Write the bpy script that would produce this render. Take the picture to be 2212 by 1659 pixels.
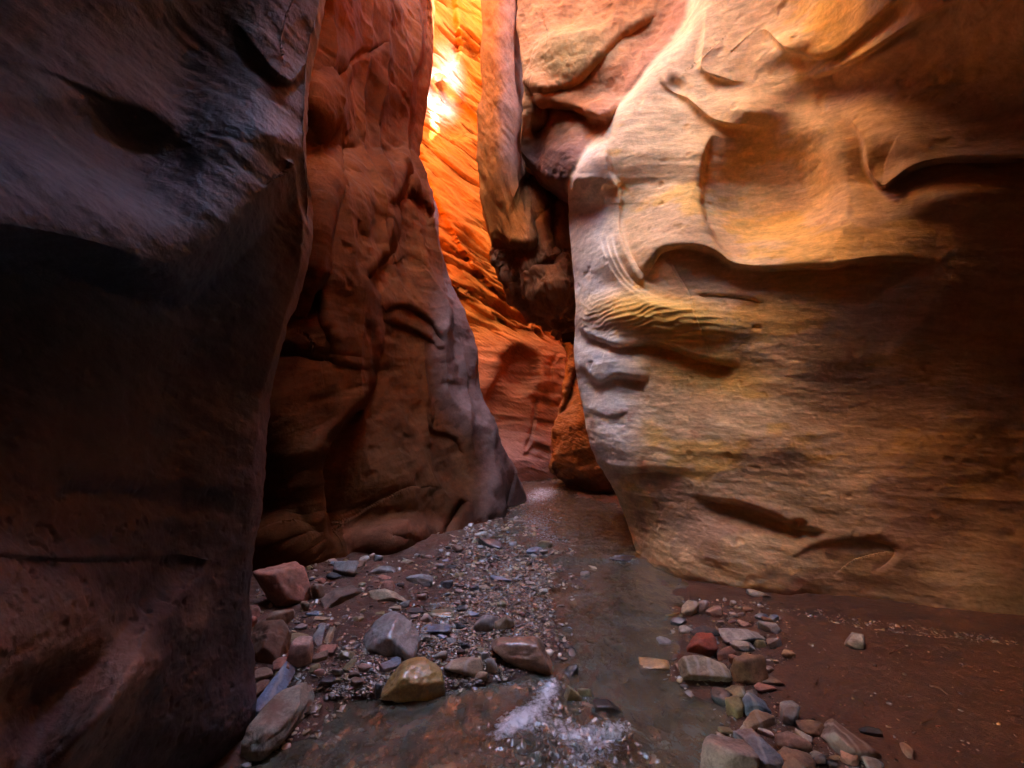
import bpy, math, random
import numpy as np
from mathutils import Vector

for o in list(bpy.data.objects):
    bpy.data.objects.remove(o)
C = bpy.context.scene.collection
Q = 1.0            # mesh density of the rock sheets (1 = final)

# ------------------------------------------------------------------ camera
F_PX, U0, V0, CZ = 1000.0, 1106.0, 920.0, 1.5      # focal length, axis and horizon on a 2212 x 1659 picture
cam_d = bpy.data.cameras.new('camera'); cam = bpy.data.objects.new('camera', cam_d); C.objects.link(cam)
cam.location = (0, 0, CZ); cam.rotation_euler = (math.radians(90), 0, 0)
cam_d.sensor_width = 36; cam_d.lens = F_PX / 2212 * 36
cam_d.shift_y = (V0 - 829.5) / 2212
cam_d.clip_start = 0.02; cam_d.clip_end = 400
bpy.context.scene.camera = cam

# ------------------------------------------------------------------ light
S = np.array((0.55, -0.35, 0.76)); S = S / np.linalg.norm(S)          # towards the sun
SUN_EL = math.asin(S[2]); SUN_ROT = math.atan2(S[0], S[1])
EXPOSURE = 6.05
SKY_STRENGTH = 0.11
w = bpy.data.worlds.new('World'); bpy.context.scene.world = w; w.use_nodes = True
nt = w.node_tree; nt.nodes.clear()
sky = nt.nodes.new('ShaderNodeTexSky'); sky.sky_type = 'NISHITA'; sky.sun_disc = False
sky.sun_elevation = SUN_EL; sky.sun_rotation = SUN_ROT
bg = nt.nodes.new('ShaderNodeBackground'); bg.inputs[1].default_value = SKY_STRENGTH
wo = nt.nodes.new('ShaderNodeOutputWorld')
nt.links.new(sky.outputs[0], bg.inputs[0]); nt.links.new(bg.outputs[0], wo.inputs[0])
sl = bpy.data.lights.new('sun', 'SUN'); sl.energy = 4.0; sl.angle = math.radians(0.5); sl.color = (1, .93, .82)
sun = bpy.data.objects.new('sun', sl); C.objects.link(sun)
sun.rotation_euler = Vector(S).to_track_quat('Z', 'Y').to_euler()
vs = bpy.context.scene.view_settings
vs.view_transform = 'Standard'; vs.look = 'None'; vs.gamma = 1; vs.exposure = EXPOSURE
cy = bpy.context.scene.cycles
cy.max_bounces = 8; cy.diffuse_bounces = 6; cy.glossy_bounces = 3; cy.transparent_max_bounces = 6
cy.caustics_reflective = False; cy.caustics_refractive = False
cy.sample_clamp_indirect = 3.0
cy.use_denoising = True
try: cy.denoising_prefilter = 'ACCURATE'
except Exception: pass
w.cycles.sampling_method = 'MANUAL'; w.cycles.sample_map_resolution = 512

# ------------------------------------------------------------------ numpy helpers
def hsh(ix, iy, iz, seed):
    n = (ix * 73856093) ^ (iy * 19349663) ^ (iz * 83492791) ^ (seed * 2654435761 & 0x7fffffff)
    n = (n ^ (n >> 13)) * 1274126177 & 0xffffffff
    return ((n ^ (n >> 16)) & 0xffff) / 65535.0 * 2 - 1
def noise(P, seed=0):                                  # smooth value noise, about -1..1
    P = np.asarray(P); i = np.floor(P).astype(np.int64); f = P - i
    f = f * f * f * (f * (f * 6 - 15) + 10)
    r = 0
    for dx in (0, 1):
        wx = f[..., 0] if dx else 1 - f[..., 0]
        for dy in (0, 1):
            wy = f[..., 1] if dy else 1 - f[..., 1]
            for dz in (0, 1):
                wz = f[..., 2] if dz else 1 - f[..., 2]
                r = r + wx * wy * wz * hsh(i[..., 0] + dx, i[..., 1] + dy, i[..., 2] + dz, seed)
    return r
def fbm(P, octv=4, seed=0, gain=.5, lac=2.07):
    a, t, r = 1.0, 0.0, 0
    for k in range(octv):
        r = r + a * noise(P * lac ** k + 17.3 * k, seed + k); t += a; a *= gain
    return r / t
def ridged(P, octv=4, seed=0, gain=.5):
    a, t, r = 1.0, 0.0, 0
    for k in range(octv):
        r = r + a * (1 - 2 * np.abs(noise(P * 2.07 ** k + 9.1 * k, seed + k))); t += a; a *= gain
    return r / t
def sstep(x, a, b):
    t = np.clip((x - a) / (b - a), 0, 1); return t * t * (3 - 2 * t)
def pch(xs, ys, x):                                    # monotone cubic interpolation; ys may carry trailing axes
    xs = np.asarray(xs, float); ys = np.asarray(ys, float); x = np.asarray(x, float)
    h = np.diff(xs); sh = (-1,) + (1,) * (ys.ndim - 1)
    d = np.diff(ys, axis=0) / h.reshape(sh)
    m = np.zeros_like(ys)
    if len(xs) > 2:
        p = d[:-1] * d[1:]
        m[1:-1] = np.where(p > 0, 2 * p / np.where(np.abs(d[:-1] + d[1:]) < 1e-12, 1, d[:-1] + d[1:]), 0)
    m[0] = d[0]; m[-1] = d[-1]
    k = np.clip(np.searchsorted(xs, x) - 1, 0, len(xs) - 2)
    t = np.clip((x - xs[k]) / h[k], 0, 1); hh = h[k]
    if ys.ndim > 1:
        t = t.reshape(t.shape + (1,) * (ys.ndim - 1)); hh = hh.reshape(t.shape)
    return ((2*t**3-3*t**2+1)*ys[k] + (t**3-2*t**2+t)*hh*m[k] + (-2*t**3+3*t**2)*ys[k+1] + (t**3-t**2)*hh*m[k+1])
def poly(u, v, pts):
    """distance to a polyline, side (+1 = right of travel on the picture / -1), position 0..1 along it"""
    pts = np.asarray(pts, float); L = np.linalg.norm(np.diff(pts, axis=0), axis=1); T = L.sum(); acc = 0
    best = np.full(u.shape, 1e9); side = np.zeros(u.shape); par = np.zeros(u.shape)
    for i in range(len(pts) - 1):
        a, b = pts[i], pts[i+1]; d = b - a; l2 = (d ** 2).sum()
        t = ((u - a[0]) * d[0] + (v - a[1]) * d[1]) / l2; tc = np.clip(t, 0, 1)
        du = u - a[0] - tc * d[0]; dv = v - a[1] - tc * d[1]; ds = np.hypot(du, dv)
        m = ds < best - 1e-6
        best = np.where(m, ds, best); side = np.where(m, np.sign(d[0] * dv - d[1] * du), side)
        par = np.where(m, (acc + tc * L[i]) / T, par); acc += L[i]
    return best, side, par
def smooth_poly(pts, n=6):
    pts = np.asarray(pts, float); t = np.arange(len(pts)); q = np.linspace(0, len(pts) - 1, (len(pts) - 1) * n + 1)
    P = np.vstack([2*pts[0]-pts[1], pts, 2*pts[-1]-pts[-2]]); out = []
    for x in q:
        k = min(int(x), len(pts) - 2); s = x - k; a, b, c, d = P[k], P[k+1], P[k+2], P[k+3]
        out.append(.5 * (2*b + (c-a)*s + (2*a-5*b+4*c-d)*s*s + (3*b-a-3*c+d)*s**3))
    return out
def ledge(u, v, pts, out, w_out, inn, w_in, fade=.12, wob=0):
    """relief step along a line: the left side (above, when drawn left to right) stands out, the right side is cut back"""
    d, s, t = poly(u, v, smooth_poly(pts, 4))
    e = np.clip(t / fade, 0, 1) * np.clip((1 - t) / fade, 0, 1) if fade > 0 else 1
    k = 1 / (1 + np.exp(-np.clip(s * d / 2.2, -30, 30)))
    return e * ((1 - k) * out * np.exp(-d / w_out) - k * inn * np.exp(-d / w_in))
def groove(u, v, pts, wdt, depth, fade=.1):
    d, s, t = poly(u, v, smooth_poly(pts, 4))
    e = np.clip(t / fade, 0, 1) * np.clip((1 - t) / fade, 0, 1)
    return -depth * e * np.exp(-(d / wdt) ** 2)
def blob(u, v, cu, cv, ru, rv, ang, amp, p=2.0):
    a = math.radians(ang); x = (u - cu) * math.cos(a) + (v - cv) * math.sin(a); y = -(u - cu) * math.sin(a) + (v - cv) * math.cos(a)
    return amp * np.exp(-((x / ru) ** 2 + (y / rv) ** 2) ** (p / 2))
def to_world(u, v, Y):
    return np.stack([(u - U0) / F_PX * Y, Y, CZ + (V0 - v) / F_PX * Y], -1)
def grid_mesh(name, G, mat, col=None, attrs=None, flip=False):
    """G: rows x columns x 3 -> one smooth quad sheet"""
    n, m = G.shape[:2]
    me = bpy.data.meshes.new(name)
    idx = np.arange(n * m).reshape(n, m)
    q = np.stack([idx[:-1, :-1], idx[1:, :-1], idx[1:, 1:], idx[:-1, 1:]], -1).reshape(-1, 4)
    if flip: q = q[:, ::-1]
    me.vertices.add(n * m); me.vertices.foreach_set('co', np.ascontiguousarray(G, dtype=np.float32).ravel())
    me.loops.add(q.size); me.loops.foreach_set('vertex_index', q.astype(np.int32).ravel())
    me.polygons.add(len(q)); me.polygons.foreach_set('loop_start', np.arange(0, q.size, 4, dtype=np.int32))
    me.update(calc_edges=True)
    me.polygons.foreach_set('use_smooth', np.ones(len(q), bool))
    if col is not None:
        a = me.color_attributes.new('rock', 'FLOAT_COLOR', 'POINT')
        a.data.foreach_set('color', np.concatenate([col, np.ones(col.shape[:2] + (1,))], -1).astype(np.float32).ravel())
    for k, val in (attrs or {}).items():
        a = me.attributes.new(k, 'FLOAT', 'POINT'); a.data.foreach_set('value', val.astype(np.float32).ravel())
    me.materials.append(mat); me.update()
    o = bpy.data.objects.new(name, me); C.objects.link(o)
    return o
def mixc(a, b, t):
    t = np.clip(t, 0, 1)[..., None]; return np.asarray(a) * (1 - t) + np.asarray(b) * t

# ------------------------------------------------------------------ materials
def new_mat(name):
    m = bpy.data.materials.new(name); m.use_nodes = True; n = m.node_tree; n.nodes.clear(); return m, n
def N(n, t, **k):
    x = n.nodes.new(t)
    for a, b in k.items(): setattr(x, a, b)
    return x
def wall_material(name, rough=.85, bump=.35, bed=(0, .25, 1), stretch=7, spec=.25, grain=1.0):
    m, n = new_mat(name); L = n.links.new
    out = N(n, 'ShaderNodeOutputMaterial'); b = N(n, 'ShaderNodeBsdfPrincipled'); L(b.outputs[0], out.inputs[0])
    b.inputs['Roughness'].default_value = rough; b.inputs['Specular IOR Level'].default_value = spec
    at = N(n, 'ShaderNodeAttribute', attribute_name='rock'); tc = N(n, 'ShaderNodeTexCoord')
    mp = N(n, 'ShaderNodeMapping'); L(tc.outputs['Object'], mp.inputs[0])
    q = Vector(bed).normalized().rotation_difference(Vector((0, 0, 1))).to_euler()
    mp.inputs['Rotation'].default_value = q; mp2 = N(n, 'ShaderNodeMapping'); L(mp.outputs[0], mp2.inputs[0])
    mp2.inputs['Scale'].default_value = (1, 1, stretch)
    n1 = N(n, 'ShaderNodeTexNoise'); n1.inputs['Scale'].default_value = 5; n1.inputs['Detail'].default_value = 10; n1.inputs['Roughness'].default_value = .62; n1.inputs['Distortion'].default_value = .35
    L(mp2.outputs[0], n1.inputs['Vector'])
    n2 = N(n, 'ShaderNodeTexNoise'); n2.inputs['Scale'].default_value = 26; n2.inputs['Detail'].default_value = 10; n2.inputs['Roughness'].default_value = .7
    L(tc.outputs['Object'], n2.inputs['Vector'])
    n3 = N(n, 'ShaderNodeTexNoise'); n3.inputs['Scale'].default_value = 1.7; n3.inputs['Detail'].default_value = 9; n3.inputs['Roughness'].default_value = .68
    L(tc.outputs['Object'], n3.inputs['Vector'])
    def ramp(src, lo, hi, p0=.3, p1=.7):
        r = N(n, 'ShaderNodeMapRange'); r.inputs[1].default_value = p0; r.inputs[2].default_value = p1; r.inputs[3].default_value = lo; r.inputs[4].default_value = hi
        L(src, r.inputs[0]); return r.outputs[0]
    mul = N(n, 'ShaderNodeMath', operation='MULTIPLY'); L(ramp(n1.outputs[0], .74, 1.2), mul.inputs[0]); L(ramp(n3.outputs[0], .8, 1.18), mul.inputs[1])
    mul2 = N(n, 'ShaderNodeMath', operation='MULTIPLY'); L(mul.outputs[0], mul2.inputs[0]); L(ramp(n2.outputs[0], .84, 1.14), mul2.inputs[1])
    vm = N(n, 'ShaderNodeVectorMath', operation='SCALE'); L(at.outputs['Color'], vm.inputs[0]); L(mul2.outputs[0], vm.inputs['Scale'])
    L(vm.outputs[0], b.inputs['Base Color'])
    bp = N(n, 'ShaderNodeBump'); bp.inputs['Strength'].default_value = bump; bp.inputs['Distance'].default_value = .03
    L(n1.outputs[0], bp.inputs['Height'])
    bp2 = N(n, 'ShaderNodeBump'); bp2.inputs['Strength'].default_value = bump * .9 * grain; bp2.inputs['Distance'].default_value = .018
    L(n2.outputs[0], bp2.inputs['Height']); L(bp.outputs[0], bp2.inputs['Normal'])
    L(bp2.outputs[0], b.inputs['Normal'])
    return m

# ------------------------------------------------------------------ canyon walls
def rows_of(spec):
    r = []
    for a, b, k in spec: r += list(np.linspace(a, b, max(3, int(k * Q)), endpoint=False))
    return np.array(r + [spec[-1][1]])
def wall(name, rows, uL, uR, net, feats, color, mat, ncol=400, ext_left=None, ext_right=None, relief=None, bias=None):
    """uL, uR: (v, u) outline points. net: {v: [depth at even fractions left..right]}. feats(u, v) -> metres stood out.
    ext_*: [(dx, dy, n)] world steps that carry the sheet on past its edge, out of sight"""
    ncol = int(ncol * Q); v = np.asarray(rows); a = np.linspace(0, 1, ncol)
    if bias is not None: a = bias(a)
    l = pch([p[0] for p in uL], [p[1] for p in uL], v); r = pch([p[0] for p in uR], [p[1] for p in uR], v)
    ks = sorted(net); ctrl = pch(ks, [net[k] for k in ks], np.clip(v, ks[0], ks[-1]))
    K = ctrl.shape[1]
    Y = pch(np.linspace(0, 1, K), ctrl.T, a).T
    u = l[:, None] * (1 - a) + r[:, None] * a; vv = np.repeat(v[:, None], len(a), 1)
    D = feats(u, vv); Y = np.maximum(Y - D, .3)
    G = to_world(u, vv, Y)
    def grow(G, edge, ext, left):
        cols = []; p = edge.copy(); o = np.zeros(3)
        for dx, dy, k in ext:
            for i in range(1, k + 1):
                cols.append(edge + o + np.array((dx, dy, 0)) * i / k)
            o = o + np.array((dx, dy, 0))
        if not cols: return G, 0
        cols = np.stack(cols, 1)
        return (np.concatenate([cols[:, ::-1], G], 1) if left else np.concatenate([G, cols], 1)), cols.shape[1]
    kl = kr = 0
    if ext_left: G, kl = grow(G, G[:, 0], ext_left, True)
    if ext_right: G, kr = grow(G, G[:, -1], ext_right, False)
    u = np.pad(u, ((0, 0), (kl, kr)), mode='edge'); vv = np.pad(vv, ((0, 0), (kl, kr)), mode='edge')
    du = np.gradient(G, axis=1); dv = np.gradient(G, axis=0)
    nrm = np.cross(dv, du); nrm /= np.maximum(np.linalg.norm(nrm, axis=-1, keepdims=True), 1e-9)
    # make the normal look at the open canyon
    ok = np.sign((nrm[:, kl:kl+ncol] * (np.array((0, 0, CZ)) - G[:, kl:kl+ncol])).sum(-1)); 
    if np.mean(ok) < 0: nrm = -nrm
    if relief is not None: G = G + nrm * relief(G, u, vv)[..., None]
    o = grid_mesh(name, G, mat, color(G, u, vv))
    o['kind'] = 'structure'
    return o

def bedded(P, n, freq, seed, warp=.5, wf=.5):
    """terraced bedding: soft steps along direction n"""
    q = P @ (np.array(n) / np.linalg.norm(n)) + warp * fbm(P * wf, 3, seed)
    x = np.stack([q * freq, q * 0 + 3.1 + P[..., 0] * .25, P[..., 1] * .25], -1)
    return fbm(x, 4, seed + 5, .6)
def streaks(P, n, freq, squash, seed, octv=4):
    """noise drawn out along the beds whose normal is n"""
    n = np.array(n, float); n /= np.linalg.norm(n)
    q = P @ n; Pf = (P - q[..., None] * n) * squash + q[..., None] * n
    Pf = Pf + .15 * fbm(P * .8, 2, seed + 3)[..., None] * n
    return fbm(Pf * freq, octv, seed, .55)
def pits(P, freq, seed, th=.35):
    return -np.clip(fbm(P * freq, 2, seed) - th, 0, 1)
RED = np.array((.43, .155, .07)); ORG = np.array((.62, .25, .075)); TAN = np.array((.82, .54, .27)); PINK = np.array((.70, .42, .22))
PURP = np.array((.33, .19, .16)); DARK = np.array((.23, .095, .05)); YEL = np.array((.86, .47, .09)); PALE = np.array((.85, .80, .72))
FR = (0, 1659)

# --- near left wall
def lipv(u): return pch([-400, 0, 200, 380, 450, 560, 640, 690], [440, 480, 520, 562, 515, 410, 345, 330], np.clip(u, -400, 690))
def f_near(u, v):
    d = v - lipv(u)
    Y = 1.3
    up = -.52 * sstep(-d, 0, 520) - .25 * sstep(-d, 400, 1500)             # slopes back above the lip
    dn = -.36 * sstep(d, 0, 110) + .14 * sstep(d, 200, 560) + .26 * sstep(d, 430, 950)
    D = np.where(d < 0, up, dn) * (.45 + .55 * sstep(-u, -690, -350))
    # hollow in the upper slope
    D = D + blob(u, v, 290, 330, 150, 75, 35, -.2) + blob(u, v, 60, 260, 190, 50, 12, -.07) + blob(u, v, 420, 430, 100, 40, 30, .04)
    D = D + ledge(u, v, [(-60, 125), (90, 150), (230, 215), (330, 250), (420, 330)], .006, 90, .006, 60, .3)
    D = D + ledge(u, v, [(500, 40), (580, 150), (640, 180), (668, 130)], .02, 60, .02, 40)
    D = D + blob(u, v, 600, 290, 90, 40, 25, .05)
    D = D + ledge(u, v, [(610, 330), (645, 350), (655, 420), (662, 500), (650, 600)], -.03, 20, -.05, 30)
    D = D + blob(u, v, 230, 1530, 220, 46, -50, .2) + blob(u, v, 120, 1490, 140, 60, -40, -.1) + blob(u, v, 380, 1300, 120, 30, -45, .07)
    D = D + ledge(u, v, [(-60, 1195), (150, 1210), (380, 1205), (520, 1230)], .012, 60, .016, 60)
    D = D + groove(u, v, [(585, 840), (572, 1000), (556, 1160), (545, 1330), (530, 1560)], 10, .05) + groove(u, v, [(655, 600), (600, 800), (575, 950)], 9, .04)
    D = D + blob(u, v, 480, 1010, 120, 100, -50, .06) + blob(u, v, 300, 1080, 200, 30, 5, -.05)
    D = D + blob(u, v, 500, 1600, 60, 90, 20, .08)
    return D
def r_near(P, u, v):
    n = np.array((.25, .35, 1))
    m = sstep(v, -200, 100) * 1.0
    r = .013 * streaks(P, (.5, .35, 1), 5, .35, 3) + .005 * streaks(P, (.5, .35, 1), 20, .3, 9, 5) + .008 * fbm(P * 9, 4, 10, .6) + .05 * fbm(P * 1.3, 4, 21)
    low = sstep(v, 850, 1250)
    r = r * (1 - .3 * low) + low * (.022 * fbm(P * 5, 5, 31, .55) + .025 * pits(P, 26, 33, .3)) + .02 * pits(P * np.array((.5, .5, 1)), 14, 35, .38)
    return r
def c_near(P, u, v):
    t = fbm(P * 1.1, 4, 41); c = mixc((.058, .082, .135), (.07, .074, .10), t * .8 + .5); c = mixc(c, (.055, .03, .033), sstep(v, 560, 800))  # sky's blue sheen put into the upper colour; maroon rock below
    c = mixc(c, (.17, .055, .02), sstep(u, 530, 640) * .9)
    c = mixc(c, (.30, .18, .125), .75 * sstep(fbm(P * 1.7 + 5, 4, 44), -.05, .35) * sstep(v, 1000, 1400))  # pinkish patches, brightened to carry warm light on the low ridge
    return c
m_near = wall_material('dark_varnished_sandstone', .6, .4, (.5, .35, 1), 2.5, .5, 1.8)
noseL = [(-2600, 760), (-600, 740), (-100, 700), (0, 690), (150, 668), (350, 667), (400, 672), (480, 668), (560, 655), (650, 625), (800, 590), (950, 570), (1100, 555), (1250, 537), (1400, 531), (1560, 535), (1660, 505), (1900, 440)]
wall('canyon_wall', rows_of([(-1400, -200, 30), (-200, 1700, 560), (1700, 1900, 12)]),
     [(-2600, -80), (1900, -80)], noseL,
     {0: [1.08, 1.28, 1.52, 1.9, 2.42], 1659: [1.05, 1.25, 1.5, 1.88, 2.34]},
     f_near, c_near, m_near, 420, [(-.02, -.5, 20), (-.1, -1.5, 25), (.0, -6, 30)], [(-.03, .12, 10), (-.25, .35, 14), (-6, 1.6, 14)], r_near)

# --- second left wall, deep red, with the edge that frames the bright gap
edgeL = [(-2200, 960), (-400, 930), (0, 918), (100, 916), (190, 905), (280, 892), (320, 893), (370, 915), (430, 940), (520, 950), (580, 960), (650, 985), (740, 1010), (800, 1025), (870, 1040), (940, 1065), (1000, 1090), (1050, 1115), (1100, 1136), (1160, 1150)]
foldA = [(904, -60), (904, 75), (878, 187), (874, 299), (867, 405), (841, 440), (852, 481), (829, 541), (792, 575), (774, 599), (787, 642), (808, 714), (808, 770), (795, 847), (753, 894), (714, 940), (684, 983), (676, 1064), (693, 1145), (723, 1185)]
ridgeB = [(905, 300), (930, 440), (955, 560), (966, 667), (957, 736), (966, 795), (975, 855), (1017, 911), (1056, 928), (1064, 975), (1064, 1034), (1043, 1120)]
def f_mid(u, v):
    D = ledge(u, v, foldA[::-1], .26, 80, .26, 85, .06)
    dB, sB, tB = poly(u, v, smooth_poly(ridgeB, 4))
    D = D + np.where(sB < 0, -1, 0) * np.clip(dB / 60, 0, 1.2) * .55 * np.clip(tB / .15, 0, 1) + .22 * np.exp(-dB / 45) * np.clip(tB / .1, 0, 1)
    D = D + ledge(u, v, [(721, 300), (714, 400), (697, 500), (690, 580), (665, 640), (640, 700)], -.12, 60, -.14, 45)
    D = D + blob(u, v, 760, 352, 26, 24, 0, .12, 3) + blob(u, v, 800, 400, 34, 60, -15, .15, 3) + blob(u, v, 740, 500, 50, 110, 5, .18) + blob(u, v, 690, 330, 50, 45, 0, -.35)
    D = D + blob(u, v, 700, 225, 36, 50, 10, .25, 4) + groove(u, v, [(712, 170), (760, 130), (830, 95)], 7, .06)
    D = D + ledge(u, v, [(640, 620), (690, 640), (700, 690), (720, 750), (705, 790), (650, 780)], .05, 50, .05, 40, .3)
    D = D + ledge(u, v, [(560, 770), (650, 765), (800, 800)], .03, 30, .05, 20) + ledge(u, v, [(560, 745), (640, 748), (800, 775)], .02, 20, .03, 14)
    D = D + ledge(u, v, [(800, 690), (860, 700), (930, 735), (955, 765)], .08, 38, .08, 30, .25) + ledge(u, v, [(806, 665), (870, 660), (925, 690), (958, 740)], .1, 26, .08, 22)
    D = D + ledge(u, v, [(790, 610), (850, 560), (900, 560), (955, 640)], .03, 40, .04, 40, .3)
    D = D + blob(u, v, 880, 650, 80, 60, 20, .16) + blob(u, v, 860, 1030, 90, 90, 0, .14) + blob(u, v, 950, 1000, 60, 60, 0, -.12) + ledge(u, v, [(915, 930), (945, 935), (985, 950), (1000, 985)], .04, 20, .12, 24)
    D = D + blob(u, v, 620, 900, 90, 130, 0, .22) + blob(u, v, 600, 1200, 120, 75, 5, .28, 3) + blob(u, v, 870, 1170, 85, 45, -5, .42, 3.2) + groove(u, v, [(835, 1160), (880, 1165), (925, 1182)], 5, .05)
    D = D + blob(u, v, 985, 1120, 34, 60, 5, .2, 3) + groove(u, v, [(950, 1180), (968, 1130), (1003, 1080)], 9, .2)
    D = D + groove(u, v, [(1083, 965), (1100, 1030), (1088, 1110)], 6, .18) + ledge(u, v, [(1040, 905), (1063, 925), (1060, 950)], .05, 12, .08, 10)
    D = D + blob(u, v, 895, 370, 26, 50, -10, .3) + groove(u, v, [(874, 420), (900, 440), (940, 470)], 14, .2)
    return D
def r_mid(P, u, v):
    r = .13 * fbm(P * .8, 4, 51) + .02 * streaks(P, (-.35, 0, 1), 3, .3, 55) + .016 * streaks(P, (-.45, 0, 1), 9, .2, 57)
    r = r + .15 * ridged(P * np.array((1.0, 1.0, .22)), 2, 58) + .03 * ridged(P * np.array((1.5, 1.5, .8)), 4, 59) + .06 * pits(P, 5, 61, .4)
    return r
def c_mid(P, u, v):
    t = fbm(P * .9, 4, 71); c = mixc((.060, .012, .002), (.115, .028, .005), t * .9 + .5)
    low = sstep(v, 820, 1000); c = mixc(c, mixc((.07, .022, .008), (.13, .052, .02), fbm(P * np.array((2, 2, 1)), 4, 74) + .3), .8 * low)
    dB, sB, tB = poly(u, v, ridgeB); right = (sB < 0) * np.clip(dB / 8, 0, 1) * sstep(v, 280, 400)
    c = mixc(c, (.20, .12, .10), .75 * np.clip(right + .8 * np.exp(-(dB / 28) ** 2) * sstep(v, 540, 720), 0, 1))  # purplish edge light painted along and right of the ridge
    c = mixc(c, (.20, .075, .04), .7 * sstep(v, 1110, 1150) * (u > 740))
    return c
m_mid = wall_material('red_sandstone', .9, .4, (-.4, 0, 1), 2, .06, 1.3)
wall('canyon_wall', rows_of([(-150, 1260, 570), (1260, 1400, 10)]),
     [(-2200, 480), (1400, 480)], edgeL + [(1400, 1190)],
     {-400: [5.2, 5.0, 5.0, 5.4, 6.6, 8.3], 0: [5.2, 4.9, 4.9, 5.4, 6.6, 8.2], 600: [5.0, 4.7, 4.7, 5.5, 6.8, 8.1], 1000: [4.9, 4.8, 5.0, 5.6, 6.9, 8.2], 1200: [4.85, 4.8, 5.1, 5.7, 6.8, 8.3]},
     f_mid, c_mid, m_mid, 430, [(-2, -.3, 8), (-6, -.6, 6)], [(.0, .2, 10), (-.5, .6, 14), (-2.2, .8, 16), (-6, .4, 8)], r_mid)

# --- far wall that glows in the gap
f_edge = [(-2200, 1330), (-200, 1300), (600, 1300), (680, 1196), (691, 1190), (721, 1204), (772, 1224), (813, 1222), (868, 1207), (914, 1204), (965, 1192), (1046, 1191), (1120, 1191)]
def f_far(u, v):
    D = ledge(u, v, [(983, -60), (983, 20), (990, 90), (985, 130), (950, 155), (925, 165)], .22, 60, .12, 30, .05)
    D = D + ledge(u, v, [(940, 160), (1030, 260), (1045, 300)], .05, 30, .25, 40)
    D = D + blob(u, v, 940, 60, 50, 90, 0, .1)
    D = D + ledge(u, v, [(900, 340), (960, 470), (1010, 560), (1080, 640)], .1, 60, .1, 60)
    D = D + ledge(u, v, [(950, 590), (1020, 660), (1100, 700), (1190, 720)], .12, 50, .1, 40)
    D = D + blob(u, v, 1120, 800, 40, 46, 10, -.55, 4) + blob(u, v, 1125, 900, 75, 75, 0, -.3, 4) + blob(u, v, 1110, 1010, 70, 60, 20, .3)
    D = D + ledge(u, v, [(1040, 900), (1057, 848), (1080, 800), (1090, 765), (1120, 752), (1165, 770)], .08, 30, .1, 26)
    D = D + groove(u, v, [(1158, 858), (1150, 924), (1136, 975)], 4, .1) + ledge(u, v, [(1130, 985), (1160, 960), (1192, 975)], .1, 24, .12, 20)
    D = D + ledge(u, v, [(1060, 905), (1120, 902), (1200, 912)], .02, 20, .06, 14) + groove(u, v, [(1192, 860), (1190, 800), (1205, 760)], 5, .06)
    return D
def r_far(P, u, v):
    up = 1 - sstep(v, 640, 780)
    s = streaks(P, (.62, .1, 1), 2.2, .22, 81, 5); s2 = streaks(P, (.55, .1, 1), 7, .12, 85, 4)
    cut = -np.clip(s2 - .10, 0, 1) * 1.1
    r = up * (.16 * s + cut * (.3 + .7 * sstep(fbm(P * .7, 2, 88), -.3, .3))) + .07 * fbm(P * .9, 4, 89) + (1 - up) * .05 * streaks(P, (.1, 0, 1), 6, .2, 90)
    return r
def c_far(P, u, v):
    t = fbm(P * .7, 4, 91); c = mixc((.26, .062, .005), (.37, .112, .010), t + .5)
    c = mixc(c, (.40, .12, .04), sstep(v, 680, 820)); c = mixc(c, (.34, .15, .10), sstep(v, 880, 990))  # cooler sky light at the bottom put into the colour
    c = mixc(c, (.24, .08, .03), .4 * blob(u, v, 1120, 790, 46, 36, 0, 1, 4) + .5 * sstep(fbm(P * np.array((3, 3, .5)), 3, 93), .05, .5) * sstep(v, 780, 860) * (1 - sstep(v, 880, 920)))  # alcove shade painted as a dark patch, plus random dark streaks
    c = mixc(c, (.80, .66, .52), blob(u, v, 955, 180, 40, 75, 0, .6, 4))  # sun patch brightness put into the colour as a pale blob
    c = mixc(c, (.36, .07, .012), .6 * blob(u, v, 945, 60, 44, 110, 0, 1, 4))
    return c
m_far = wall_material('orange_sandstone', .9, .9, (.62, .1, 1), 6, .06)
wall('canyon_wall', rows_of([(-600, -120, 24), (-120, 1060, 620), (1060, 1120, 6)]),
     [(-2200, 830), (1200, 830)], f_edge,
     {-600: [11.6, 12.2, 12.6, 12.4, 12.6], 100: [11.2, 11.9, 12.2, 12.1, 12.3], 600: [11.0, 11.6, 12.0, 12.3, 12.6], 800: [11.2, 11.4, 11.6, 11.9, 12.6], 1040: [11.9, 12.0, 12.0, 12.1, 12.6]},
     f_far, c_far, m_far, 330, [(-1.2, -.5, 8), (-7, -.5, 8)], [(.15, .5, 8), (.3, 2.5, 10)], r_far)

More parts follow.
